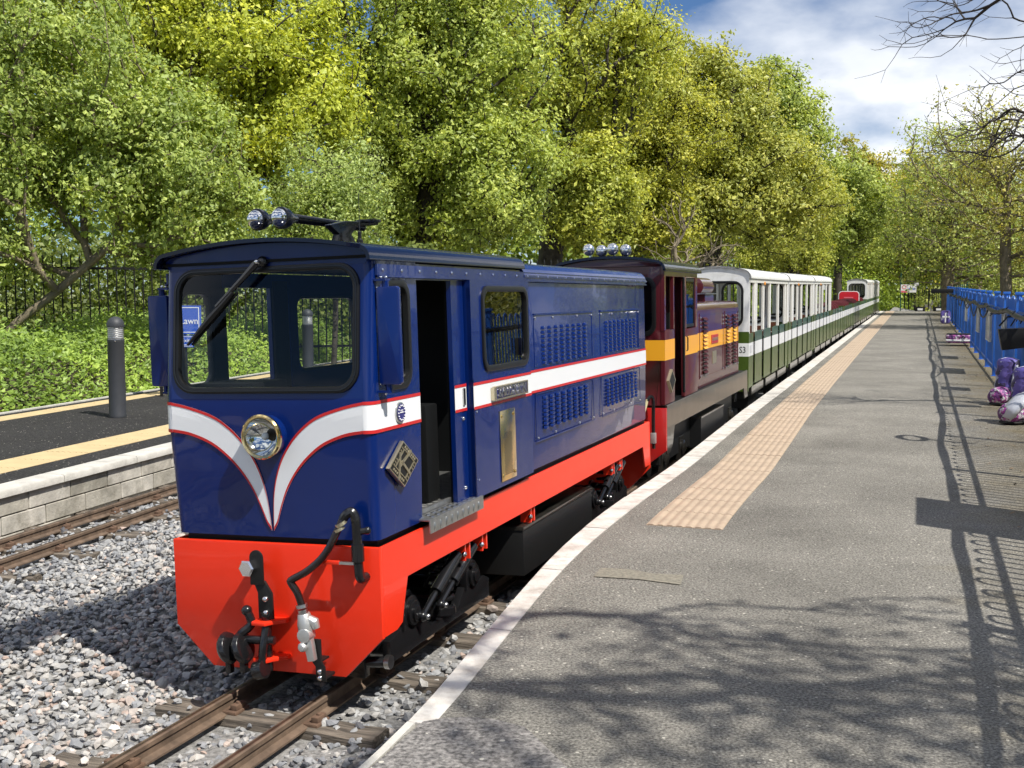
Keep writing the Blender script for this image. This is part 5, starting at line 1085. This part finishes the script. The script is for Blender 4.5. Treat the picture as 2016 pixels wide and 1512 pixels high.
t = endthing('hoop_railing', UEND + 3.5, 1.4, 'row of low black hoop railings beyond the platform end', 'railing')
for k in range(7): mb = MB(); mb.tube([(.48 * k, 0, 0), (.48 * k, 0, 1.0)] + [(.48 * k + .1 - .1 * math.cos(R(a)), 0, 1.0 + .1 * math.sin(R(a))) for a in (30, 60, 90, 120, 150)] + [(.48 * k + .2, 0, 1.0), (.48 * k + .2, 0, 0)], .03, 5); mb.build('hoop', M['blackm'], t)
mb = MB(); mb.box(0, 3.1, -.02, .02, .75, .80); mb.build('rail', M['blackm'], t)
mb = MB(); A_ = []; B_ = []
for i in range(9):
    a = i / 8; A_.append(W(UEND + 1.2 + 2.5 * a, .7 + .5 * a, HP - .1 + .25 * math.sin(3.14 * a))); B_.append(W(UEND + .3 + 3 * a, 2.3 + 1.2 * a, HP - .25))
mb.strip(A_, B_); pd = mb.build('gravel_slope', M['gravel_under']); tag(pd, kind='structure')
# dark fences behind
def bar_fence(A, B, h, n, label, name='black_railing_fence', w_=.02, sep=True):
    A = Vector(A); B = Vector(B); L_ = (B - A).length; ang = math.atan2(B.y - A.y, B.x - A.x); t = thing(name, A, (0, math.asin((A.z - B.z) / L_) * -1 * 0, ang), label, 'fence')
    mb = MB(); mb.box(-w_ / 2, w_ / 2, -w_ / 2, w_ / 2, 0, h); mb.add([(-w_ / 2, -w_ / 2, h), (w_ / 2, -w_ / 2, h), (w_ / 2, w_ / 2, h), (-w_ / 2, w_ / 2, h), (0, 0, h + .06)], [(0, 1, 4), (1, 2, 4), (2, 3, 4), (3, 0, 4)]); me = mb.mesh('bar', smooth=False); me.materials.append(M['blackm'])
    for k in range(n): obj('bar', me, t, (L_ * k / (n - 1), 0, (B.z - A.z) * k / (n - 1)))
    for z in (.25, h - .2): mb = MB(); mb.box(0, L_, -.02, .02, z, z + .04); mb.build('rail', M['blackm'], t)
bar_fence((-10.5, 16.6, .3), (4.5, 22.5, .3), 1.75, 120, 'black steel railing fence behind the leafy bank')
bar_fence((18.5, 80, 1.0), (33, 74, 1.0), 2.3, 70, 'black fence across the far end under the trees', w_=.06)
# ================================================================== VEGETATION
def gen_skeleton(seed, trunk, lobes, ntips, step=.45, pen=.22, droop=0., shell=2.4, jit=.05, clump=1.7):
    g = np.random.default_rng(seed)
    nodes = []; par = []
    tp = catmull([Vector(t) for t in trunk], 4)
    for i, p in enumerate(tp): nodes.append(np.array(p)); par.append(i - 1)
    plen = [0.]
    for i in range(1, len(nodes)): plen.append(plen[-1] + np.linalg.norm(nodes[i] - nodes[i - 1]))
    w_ = np.array([l[6] for l in lobes], float); w_ /= w_.sum(); want = ntips; ntips = int(ntips * 1.9); idx = g.choice(len(lobes), ntips, p=w_)
    d = g.normal(size=(ntips, 3)); d /= np.linalg.norm(d, axis=1)[:, None]; r = g.random(ntips) ** (1 / shell)
    lo = np.array([l[:6] for l in lobes], float)
    wob = 1 + .22 * np.sin(d[:, 0] * 5 + seed) * np.cos(d[:, 2] * 4 + idx) + .12 * np.sin(d[:, 1] * 9 + d[:, 2] * 7)
    tips = lo[idx, :3] + d * lo[idx, 3:6] * (r * wob)[:, None]
    ph = g.uniform(0, 6.28, 9); kf = 2 * np.pi / clump; X, Y, Z = tips.T
    fld = np.sin(X * kf + ph[0] + 1.3 * np.sin(Y * kf * .7 + ph[1])) + np.sin(Y * kf + ph[2] + 1.3 * np.sin(Z * kf * .8 + ph[3])) + 1.2 * np.sin(Z * kf * 1.1 + ph[4] + 1.3 * np.sin(X * kf * .6 + ph[5])) + g.normal(0, .5, ntips)
    keep = np.argsort(-fld)[:want]; keep.sort(); tips = tips[keep]; idx = idx[keep]; ntips = want
    base = np.array(tp[-1]); order = np.argsort(np.linalg.norm(tips - base, axis=1))
    arr = np.zeros((len(nodes) + ntips * 14, 3)); n = len(nodes); arr[:n] = nodes; pl = np.zeros(len(arr)); pl[:n] = plen
    tip_nodes = []; minz = tp[len(tp) // 3].z
    usable = np.ones(len(arr), bool); usable[:max(1, len(tp) // 3)] = False
    for ti in order:
        t = tips[ti]; dv = arr[:n] - t; dist = np.sqrt((dv ** 2).sum(1)); below = np.clip(arr[:n, 2] - t[2], 0, None)
        cost = dist + pen * pl[:n] + .35 * below + (~usable[:n]) * 50; j = int(np.argmin(cost)); a = arr[j]; L_ = dist[j]
        k = max(1, min(12, int(L_ / step))); prev = j; side = g.normal(0, .10, 3) * L_; side[2] = abs(side[2]) * (1 if droop == 0 else .4) + .04 * L_
        for q in range(1, k + 1):
            s = q / k; p = a + (t - a) * s + side * math.sin(math.pi * s) + (g.normal(0, jit, 3) * min(L_, 1) if q < k else 0)
            if droop: p[2] -= droop * s * s * L_ * .5
            if n >= len(arr): break
            arr[n] = p; par.append(prev); pl[n] = pl[prev] + L_ / k; prev = n; n += 1
        tip_nodes.append(prev)
    par = np.array(par); A_ = arr[:n].copy(); ch = np.bincount(par[1:], minlength=n).astype(float); ntr = len(tp)
    for it in range(5):
        acc = np.zeros_like(A_); np.add.at(acc, par[1:], A_[1:]); m_ = np.where(ch[:, None] > 0, acc / np.maximum(ch, 1)[:, None], A_)
        new = .5 * A_ + .25 * A_[np.maximum(par, 0)] + .25 * m_; fix = (ch == 0); fix[:ntr] = True; A_ = np.where(fix[:, None], A_, new)
    return A_, par, np.array(tip_nodes), tips[order], lo[idx[order], :3]
def wood_mesh(name, arr, par, tipn, m_, r0=.007, ex=.46, rmax=.4, sides=5, ntr=0, tr_r=0.):
    n = len(arr); cnt = np.zeros(n); cnt[tipn] += 1
    for i in range(n - 1, 0, -1): cnt[par[i]] += cnt[i]
    rad = np.minimum(r0 * np.maximum(cnt, 1) ** ex, rmax)
    if tr_r: rad[:ntr] = np.maximum(rad[:ntr], tr_r)
    i = np.arange(1, n); pa = par[1:]; A = arr[pa]; B = arr[i]; ok = np.linalg.norm(B - A, axis=1) > 1e-5; A, B, ra, rb = A[ok], B[ok], rad[pa][ok], rad[i][ok]; ra = np.minimum(ra, rb * 1.6)
    d = B - A; d /= np.linalg.norm(d, axis=1)[:, None]; ref = np.where(np.abs(d[:, 2:3]) < .9, np.array([[0, 0, 1.]]), np.array([[1., 0, 0]])); x = np.cross(d, ref); x /= np.linalg.norm(x, axis=1)[:, None]; y = np.cross(d, x)
    q = np.arange(sides) * 2 * np.pi / sides; c, s = np.cos(q), np.sin(q)
    ringv = x[:, None, :] * c[None, :, None] + y[:, None, :] * s[None, :, None]
    V = np.concatenate([A[:, None] + ringv * ra[:, None, None], (B + d * rb[:, None] * .3)[:, None] + ringv * rb[:, None, None]], 1)
    m = len(A); b = (np.arange(m) * 2 * sides)[:, None, None]; k = np.arange(sides); f = np.stack([k, (k + 1) % sides, (k + 1) % sides + sides, k + sides], 1)[None] + b
    return np_mesh(name, V.reshape(-1, 3), f.reshape(-1, 4), m_, smooth=True)
def leaf_mesh(name, g, centers, outward, per, sigma, size, up=.55, dens=None, hang=0.):
    m = len(centers); n = m * per; c = np.repeat(centers, per, 0); ct = np.repeat(g.random(m), per)
    cn = outward * .8 + g.normal(0, .35, (m, 3)); cn[:, 2] += up; cn /= np.linalg.norm(cn, axis=1)[:, None]; cn = np.repeat(cn, per, 0)
    sg = np.repeat(sigma * g.uniform(.55, 1.25, (m, 1)), per, 0); off = g.normal(0, 1, (n, 3)) * sg; off -= cn * (off * cn).sum(1)[:, None] * .55
    if hang: off[:, 2] -= np.abs(g.normal(0, hang, n))
    c = c + off
    nr = g.normal(0, .48, (n, 3)) + cn + off / (sg * 2.5); nr /= np.linalg.norm(nr, axis=1)[:, None]
    a = np.cross(nr, g.normal(size=(n, 3))); a /= np.linalg.norm(a, axis=1)[:, None]; b = np.cross(nr, a)
    s = size * np.clip(g.lognormal(-.08, .42, (n, 1)), .3, 2.0); a *= s; b *= s * g.uniform(.45, .85, (n, 1)); nn = nr * s * g.uniform(.05, .4, (n, 1))
    V = np.stack([c - a * .5, c + b * .5 - nn + a * .05, c + a * .55, c - b * .5 - nn + a * .05], 1).reshape(-1, 3)
    tint = np.clip(.12 + .5 * ct + .36 * g.random(n), 0, 1)
    return np_mesh(name, V, np.arange(n * 4).reshape(-1, 4), M['leaf'], tint)
TREES = {}
def tree(name, seed, loc, trunk, lobes, ntips, per, sigma, size, col, label, bark='bark', r0=.008, group='trees of the wood behind the track', pen=.22, droop=0., hang=0., ex=.46, up=.55, leaf_frac=1., step=.45, jit=.05, rmax=.4, tr_r=0., clump=1.7):
    loc = Vector(loc); tr_ = [tuple(Vector(p) - loc) for p in trunk]; lb = [(*(Vector(l[:3]) - loc), *l[3:]) for l in lobes]
    arr, par, tipn, tips, cen = gen_skeleton(seed, tr_, lb, ntips, step=step, pen=pen, droop=droop, jit=jit, clump=clump)
    t = thing(name, loc, (0, 0, 0), label, 'tree', group)
    obj('trunk', wood_mesh('trunk', arr, par, tipn, M[bark], r0, ex, rmax, ntr=(len(trunk) - 1) * 4 + 1, tr_r=tr_r), t)
    if per:
        g = np.random.default_rng(seed + 99); tp = arr[tipn]
        if leaf_frac < 1: sel = g.random(len(tp)) < leaf_frac; tp = tp[sel]; cen = cen[sel]
        o = tp - cen; o /= np.linalg.norm(o, axis=1)[:, None] + 1e-6
        l = obj('crown', leaf_mesh('crown', g, tp, o, per, sigma, size, up, hang=hang), t); l.color = (*col, 1)
    TREES[seed] = t; return t
def tree_copy(seed, loc, rz, sc, col, label, group='trees of the wood behind the track'):
    t = copy_tree(TREES[seed]); t.location = loc; t.rotation_euler = (0, 0, rz); t.scale = (sc, sc, sc); tag(t, label, 'tree', group)
    for c in t.children:
        if c.name.startswith('crown'): c.color = (*col, 1)
    return t
YG = (1.28, 1.20, .60); OL = (1.08, 1.08, .92); GR = (.90, 1.0, .9); PALE = (1.05, 1.1, 1.4); GOLD = (1.14, 1.02, .92); BRN = (1.1, .88, .8)
tree('hawthorn_tree', 11, (-7.3, 15.4, .3), [(-7.3, 15.4, .2), (-6.9, 15.4, .9), (-6.2, 15.5, 1.5), (-5.4, 15.6, 2.2)], [(-6.9, 15.6, 4.5, 2.0, 1.5, 2.3, 3.2), (-5.0, 15.7, 3.35, 1.55, 1.2, 1.25, 1.9), (-7.8, 15.2, 2.8, 1.4, 1.2, 1.5, 1.2), (-4.3, 15.9, 2.5, .9, .8, .6, .4)], 2600, 36, .15, .058, (.95, 1.0, 1.0), 'leaning hawthorn tree with pale trunks at the left edge', 'barkp', .0045, ex=.45, pen=.12, rmax=.058, clump=1.0)
tree('oak_tree', 12, (-5.8, 22, .3), [(-5.8, 22, .2), (-5.9, 22, 2), (-5.7, 22, 4)], [(-5.5, 22, 6.2, 2.5, 2.1, 2.6, 3), (-4.2, 21.6, 5.0, 1.5, 1.4, 1.7, 1.3), (-7.0, 22, 7.5, 1.8, 1.6, 1.6, 1)], 2200, 34, .21, .078, YG, 'bright yellow-green oak behind the hawthorn tree')
tree('oak_tree', 13, (-1.9, 25, .3), [(-1.9, 25, .2), (-2.0, 25, 2), (-1.7, 25, 4.2)], [(-2.1, 25, 6.6, 2.6, 2.2, 2.9, 3.4), (-.7, 24.4, 3.9, 1.8, 1.6, 1.75, 2), (-2.9, 24.8, 4.0, 1.3, 1.4, 1.4, 1), (-.9, 24.6, 6.6, 1.7, 1.6, 2.0, 1.3)], 3200, 32, .21, .080, OL, 'large olive-green oak behind the middle of the blue locomotive')
tree('birch_tree', 14, (-3.0, 19, .3), [(-3.0, 19, .2), (-2.95, 19, 1.5), (-3.0, 19, 3.4)], [(-2.95, 19, 3.1, .95, .9, 1.15, 2), (-3.7, 19.2, 2.6, .8, .7, .8, .8)], 750, 42, .16, .045, PALE, 'pale drooping birch above the locomotive horns', 'bark', .004, droop=.8, hang=.25, up=.2, rmax=.05, clump=.9)
tree('oak_tree', 15, (1.0, 31, .3), [(1.0, 31, .2), (1.05, 31, 2.4), (1.3, 31, 5)], [(2.1, 30.6, 4.1, 1.25, 1.3, 1.75, 2.2), (1.6, 31.4, 8.3, 2.8, 2.4, 2.4, 1.6), (.6, 31, 6.6, 1.2, 1.3, 1.5, .9), (3.1, 31.2, 7.6, 1.6, 1.5, 1.8, .9)], 2300, 31, .24, .090, (1.20, 1.1, .75), 'oak with dark bare limbs showing, behind the maroon locomotive', r0=.010)
tree('oak_tree', 16, (7.0, 40, .4), [(7.0, 40, .2), (7.0, 40, 3), (7.4, 40, 6)], [(6.2, 40, 7.7, 2.4, 2.3, 2.4, 3), (8.9, 39.6, 5.1, 2.2, 2.1, 2.2, 2.4), (6.0, 39.4, 4.6, 1.9, 1.9, 1.8, 1.5), (7.4, 40, 7.7, 2.0, 2, 2.0, 1.2)], 2800, 30, .28, .110, GOLD, 'golden-olive oak behind the first roofed carriage', r0=.011)
tree('oak_tree', 17, (13, 52, .5), [(13, 52, .2), (13, 52, 3.5), (13.2, 52, 7)], [(11.8, 52, 8.8, 2.5, 2.6, 3.0, 3), (14.7, 51.5, 5.5, 2.2, 2.2, 2.4, 2.4), (10.6, 51.5, 6.0, 2.2, 2.0, 2.6, 1.6)], 2500, 30, .33, .138, (1.02, 1.03, .95), 'tall green oak where the treeline dips towards the sky', r0=.012)
tree('bare_shrub', 18, (4.6, 31.5, .3), [(4.6, 31.5, .2), (4.5, 31.5, 1.2), (4.6, 31.5, 2.0)], [(4.6, 31.4, 3.0, 1.2, .9, 1.2, 2), (5.4, 31.2, 2.6, 1.0, .8, .7, 1)], 420, 0, 0, 0, (1, 1, 1), 'leafless shrub with pale twigs behind the maroon locomotive', 'barkp', .007, pen=.12, step=.3)
tree('mixed_tree', 19, (24, 76, 1), [(24, 76, 0), (24, 76, 4), (24, 76, 8)], [(23, 76, 7.8, 2.6, 2.4, 3.6, 3), (25.8, 75, 5, 2.4, 2, 3.0, 2)], 1700, 14, .40, .21, BRN, 'thin brownish tree far behind the end of the train', 'bark', .016)
tree('mixed_tree', 20, (14.5, 33, .3), [(14.5, 33, 0), (14.3, 33, 2.5), (14.3, 33, 4.5)], [(14.2, 33, 4.9, 2.4, 2.2, 2.4, 3), (15.5, 33, 3.0, 1.8, 1.6, 1.6, 1.5)], 1500, 8, .26, .080, (1.15, .95, .95), 'brown-green tree beyond the right end of the blue fence', 'barkp', .006, group='trees beyond the blue fence')
tree('willow_tree', 21, (18.5, 48, .3), [(18.5, 48, 0), (18.4, 48, 2.5), (18.6, 48, 5)], [(18.5, 48, 5.2, 2.6, 2.2, 3.6, 3), (20.6, 48, 4.0, 2, 1.8, 2.8, 1.6)], 1900, 11, .32, .10, (1.25, 1.2, 1.6), 'pale green willowy tree beyond the far fence posts', 'barkp', .009, group='trees beyond the blue fence')
# copies filling the wood
CP = [(13, (-9.5, 31, .3), 1.9, 1.15, OL, 'oak standing behind the bright yellow-green oak'), (12, (-12.5, 25, .3), .6, 1.1, (1.1, 1.1, .7), 'oak behind the hawthorn at the far left'), (13, (3.8, 38, .3), 2.6, 1.05, (1.2, 1.05, .6), 'oak between the bare-limbed oak and the golden one'), (16, (-3, 42, .3), 1.2, 1.1, (1.0, 1.0, .6), 'dark oak deep in the wood behind the big olive oak'),
      (17, (6.5, 56, .4), 2.2, 1.1, (1.05, 1.05, .6), 'tall oak deep behind the golden oak'), (16, (11.5, 46.5, .4), 3.5, .66, (1.2, 1.1, .8), 'small bright oak behind the second roofed carriage'), (12, (17.2, 60, .6), 1.1, .85, (1.15, 1.1, .8), 'bright rounded oak above the red board'), (17, (20.5, 70, .8), .4, .72, (1.08, 1.05, .9), 'green oak left of the thin brownish tree'),
      (19, (29.5, 84, 1), 1.3, 1.0, (1.5, 1.2, .6), 'yellowish tree closing the view beyond the track'), (19, (26.5, 92, 1), 2.2, 1.05, BRN, 'tall thin tree against the sky at the far end'), (12, (31.5, 78, 1), 2.9, .8, (1.25, 1.25, .6), 'light green tree right of the track end'),
      (15, (-15, 20, .3), 1.0, .9, GR, 'oak outside the hawthorn on the far left')]
for s_, l_, rz, sc, col, lb in CP: tree_copy(s_, l_, rz, sc, col, lb)
CR = [(21, (22.5, 58, .5), 2.0, 1.15, (1.05, 1.1, .75), 'taller pale tree behind the willowy one'), (20, (19.5, 39, .3), 1.0, 1.05, (1.0, 1.0, .8), 'brown-green tree further along behind the blue fence'), (21, (27, 66, .6), .7, 1.1, (1.0, 1.15, .8), 'pale tree near the teal bin end'),
      (13, W(1, 12.2, 0), .9, .95, OL, 'oak behind the blue fence, off to the right of the near platform'), (20, W(7, 10.6, 0), 2.4, 1.0, GR, 'tree behind the blue fence opposite the maroon locomotive'), (12, W(-6, 12.5, 0), .3, 1.0, YG, 'bright oak behind the fence, right of the camera'), (20, W(13.5, 11.2, 0), 4.0, 1.05, (1.05, .95, .7), 'tree behind the blue fence opposite the first carriages'), (16, W(-12, 15, 0), 1.0, .95, OL, 'oak behind the photographer')]
for s_, l_, rz, sc, col, lb in CR: tree_copy(s_, l_, rz, sc, col, lb, 'trees beyond the blue fence')
# bare trees over the platform: one whose twigs hang into the top right corner, one that shades the near platform
tree('bare_tree', 31, (8.4, 9.6, 0), [(8.4, 9.6, 0), (8.3, 9.7, 2.2), (7.7, 10.2, 3.6)], [(4.85, 11.3, 3.9, 1.25, .9, .75, 3.4), (4.95, 11.6, 3.0, .85, .7, .42, 1.6), (7, 10.6, 5.2, 1.6, 1.4, 1.0, 1.2), (9.5, 9.5, 4.8, 1.5, 1.5, 1.2, .7)], 2300, 0, 0, 0, (1, 1, 1), 'leafless tree whose twigs hang into the top right corner', 'barkd', .0014, group='bare trees over the platform', pen=.05, droop=.30, ex=.47, step=.2, jit=.012)
tree('bare_tree', 32, (6.6, -2.2, 0), [(6.6, -2.2, 0), (4.8, -1.6, 2.4), (2.6, -.4, 4.6), (.85, .75, 6.0), (1.15, 1.9, 6.1), (2.2, 3.0, 6.3)], [(4.4, .3, 5.4, 2.0, 1.5, .9, 3), (3.2, 1.0, 4.8, 1.3, 1.0, .6, 1.6), (5.6, -1.0, 6.2, 2, 1.6, 1.0, 1.3)], 1700, 3, .10, .055, (.9, .9, .9), 'leaning almost leafless tree behind the camera shading the near platform', 'barkd', .0026, group='bare trees over the platform', pen=.06, ex=.43, step=.25, jit=.015, tr_r=.17, clump=1.1)
# ---- leafy bank behind the left platform: nettles and ground cover
def bank_z(p, q):
    t = np.clip((-q - 3.0) / 1.5, 0, 1); return .18 + .62 * t * (2 - t) + .10 * np.sin(p * 1.3 + q) * t + .07 * np.sin(p * 3.1 - 2 * q) * t
g = np.random.default_rng(77); n = 66000
p = g.uniform(-5, 17, n); q = -3.0 - 3.6 * g.random(n) ** 1.25; z = bank_z(p, q) + np.abs(g.normal(0, .13, n)) * np.clip((-q - 3.0) / .4, .25, 1)
x = LO[0] + ld[0] * p + ln[0] * q; y = LO[1] + ld[1] * p + ln[1] * q; c = np.stack([x, y, z], 1)
nr = g.normal(0, .55, (n, 3)); nr[:, 2] += .9; nr[:, 1] -= .25; nr /= np.linalg.norm(nr, axis=1)[:, None]; a = np.cross(nr, g.normal(size=(n, 3))); a /= np.linalg.norm(a, axis=1)[:, None]; b = np.cross(nr, a); s = .062 * g.uniform(.5, 1.4, (n, 1)); a *= s; b *= s * .7; nn = nr * s * .2
V = np.stack([c - a * .5, c + b * .5 - nn, c + a * .55, c - b * .5 - nn], 1).reshape(-1, 3)
cl = .5 + .5 * np.sin(x * 1.7 + 2 * np.sin(y * 1.1)) * np.cos(y * 1.9 + x)
o = obj('leafy_bank', np_mesh('leafy_bank', V, np.arange(n * 4).reshape(-1, 4), M['leaf'], np.clip(-.1 + .55 * cl + .6 * g.random(n), 0, 1))); o.color = (.82, .98, .75, 1)
tag(o, 'bright green nettles and ground cover on the bank behind the left platform', 'ground cover', kind='stuff')
pp = np.arange(-8, 22, .8); qq = np.arange(-2.98, -9, -.5)
mb = MB(); mb.add([Q(a, b, float(bank_z(a, b)) - .08) for a in pp for b in qq], [(i * len(qq) + j, i * len(qq) + j + 1, (i + 1) * len(qq) + j + 1, (i + 1) * len(qq) + j) for i in range(len(pp) - 1) for j in range(len(qq) - 1)]); tag(mb.build('bank', M['soil']), kind='structure')
# shaded undergrowth at the foot of the wood
g = np.random.default_rng(78); n = 48000; t_ = g.random(n) ** .8; lx = -13 + 42 * t_; ly = 17.5 + 62 * t_ ** 1.15
dpt = g.gamma(2., 1.6, n); x = lx - .55 * dpt + g.normal(0, .3, n); y = ly + .8 * dpt; z = .2 + np.abs(g.normal(0, .85, n)) * (1 + t_) + .0 * x; c = np.stack([x, y, z], 1)
nr = g.normal(0, .7, (n, 3)); nr[:, 2] += .6; nr /= np.linalg.norm(nr, axis=1)[:, None]; a = np.cross(nr, g.normal(size=(n, 3))); a /= np.linalg.norm(a, axis=1)[:, None]; b = np.cross(nr, a); s = ((.09 + .11 * t_) * g.uniform(.5, 1.4, n))[:, None]; a *= s; b *= s * .7
V = np.stack([c - a * .5, c + b * .5, c + a * .55, c - b * .5], 1).reshape(-1, 3)
o = obj('undergrowth', np_mesh('undergrowth', V, np.arange(n * 4).reshape(-1, 4), M['leaf'], np.clip(g.random(n) * .9, 0, 1))); o.color = (.95, 1.05, .7, 1)
tag(o, 'shaded undergrowth at the foot of the wood', 'undergrowth', kind='stuff')
g = np.random.default_rng(79); n = 22000; t_ = g.random(n); u_ = -8 + 66 * t_; v_ = 5.2 + g.gamma(2., 1.1, n); x = O[0] + LF[0] * u_ + LR[0] * v_; y = O[1] + LF[1] * u_ + LR[1] * v_; z = .1 + np.abs(g.normal(0, .55, n)); c = np.stack([x, y, z], 1)
nr = g.normal(0, .7, (n, 3)); nr[:, 2] += .6; nr /= np.linalg.norm(nr, axis=1)[:, None]; a = np.cross(nr, g.normal(size=(n, 3))); a /= np.linalg.norm(a, axis=1)[:, None]; b = np.cross(nr, a); s = (.10 * g.uniform(.5, 1.4, n))[:, None]; a *= s; b *= s * .7
V = np.stack([c - a * .5, c + b * .5, c + a * .55, c - b * .5], 1).reshape(-1, 3)
o = obj('brambles', np_mesh('brambles', V, np.arange(n * 4).reshape(-1, 4), M['leaf'], np.clip(g.random(n), 0, 1))); o.color = (1.0, 1.0, .8, 1)
tag(o, 'low brambles growing behind the blue fence', 'brambles', kind='stuff')

def leaf_cloud(name, label, c, size, col, tint, upn=.5, seed=5):
    g = np.random.default_rng(seed); n = len(c); nr = g.normal(0, .7, (n, 3)); nr[:, 2] += upn; nr[:, 1] -= .4; nr /= np.linalg.norm(nr, axis=1)[:, None]; a = np.cross(nr, g.normal(size=(n, 3))); a /= np.linalg.norm(a, axis=1)[:, None]; b = np.cross(nr, a); s = (size * g.uniform(.5, 1.4, n))[:, None]; a *= s; b *= s * .7
    V = np.stack([c - a * .5, c + b * .5, c + a * .55, c - b * .5], 1).reshape(-1, 3)
    o = obj(name, np_mesh(name, V, np.arange(n * 4).reshape(-1, 4), M['leaf'], tint)); o.color = (*col, 1); tag(o, label, 'wood', kind='stuff')
g = np.random.default_rng(81); n = 42000; x = g.uniform(-55, 5, n); y = 34 + 18 * g.random(n) + np.abs(x + 10) * .2; z = 7.5 * g.random(n) ** .8 + .8 * np.sin(x * .9)
leaf_cloud('far_wood', 'dense dark wood far behind the near trees on the left', np.stack([x, y, z], 1), np.full(n, .30), (.75, .85, .6), g.random(n), seed=6)
n = 42000; x = g.uniform(0, 75, n); y = 88 + 20 * g.random(n) + .15 * np.abs(x - 30); z = 7.0 * g.random(n) ** .85 + 1.0 * np.sin(x * .5) + np.clip((20 - x) * .25, 0, 6)
leaf_cloud('far_wood', 'far wood closing the view beyond the end of the line', np.stack([x, y, z], 1), np.full(n, .42), (1.0, .95, .9), g.random(n), seed=7)
n = 30000; t_ = g.random(n); x = 20 + 50 * t_; y = 35 + 55 * t_ + g.uniform(-6, 6, n); z = 6.5 * g.random(n) ** .9; x = x + .0 * z
leaf_cloud('far_wood', 'scrubby wood to the right beyond the blue fence', np.stack([x + 4, y, z], 1), np.full(n, .26), (1.05, .92, 1.0), g.random(n), seed=8)

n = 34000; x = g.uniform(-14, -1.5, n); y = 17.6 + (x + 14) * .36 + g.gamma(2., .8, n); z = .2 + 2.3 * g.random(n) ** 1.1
leaf_cloud('shade_tinted_thicket', 'thicket behind the black railing fence, canopy shade put into its leaf colour', np.stack([x, y, z], 1), np.full(n, .10), (.42, .46, .42), g.random(n), seed=9)  # leaf colour darkened to paint in the shade of the hawthorn canopy

# dry leaf litter on the platform and along its edge
n = 900; u_ = np.concatenate([g.uniform(-1.5, 6, 420), g.uniform(-1, 30, 480)]); v_ = np.concatenate([np.array([edge(a) for a in u_[:420]]) - .03 - .12 * g.random(420) ** 2, 3.15 - .5 * g.random(480) ** 2.2]); zz = np.concatenate([np.full(420, -.055) + g.uniform(0, .02, 420), np.array([HP + .004 + rise(a) for a in u_[420:]])])
x = O[0] + LF[0] * u_ + LR[0] * v_; y = O[1] + LF[1] * u_ + LR[1] * v_
M['litter'] = mat('dry_leaf', (.20, .125, .065), .8, var=.5, vscale=30)
a = g.normal(size=(n, 3)); a[:, 2] *= .3; a /= np.linalg.norm(a, axis=1)[:, None]; b = np.cross(a, np.array([0, 0, 1.])); s_ = (.014 * g.uniform(.5, 1.5, n))[:, None]; a *= s_; b *= s_ * .7; c = np.stack([x, y, zz], 1)
tag(obj('leaf_litter', np_mesh('leaf_litter', np.stack([c - a, c + b, c + a, c - b], 1).reshape(-1, 3), np.arange(n * 4).reshape(-1, 4), M['litter'])), 'dry brown leaf litter along the platform edges', 'leaf litter', kind='stuff')
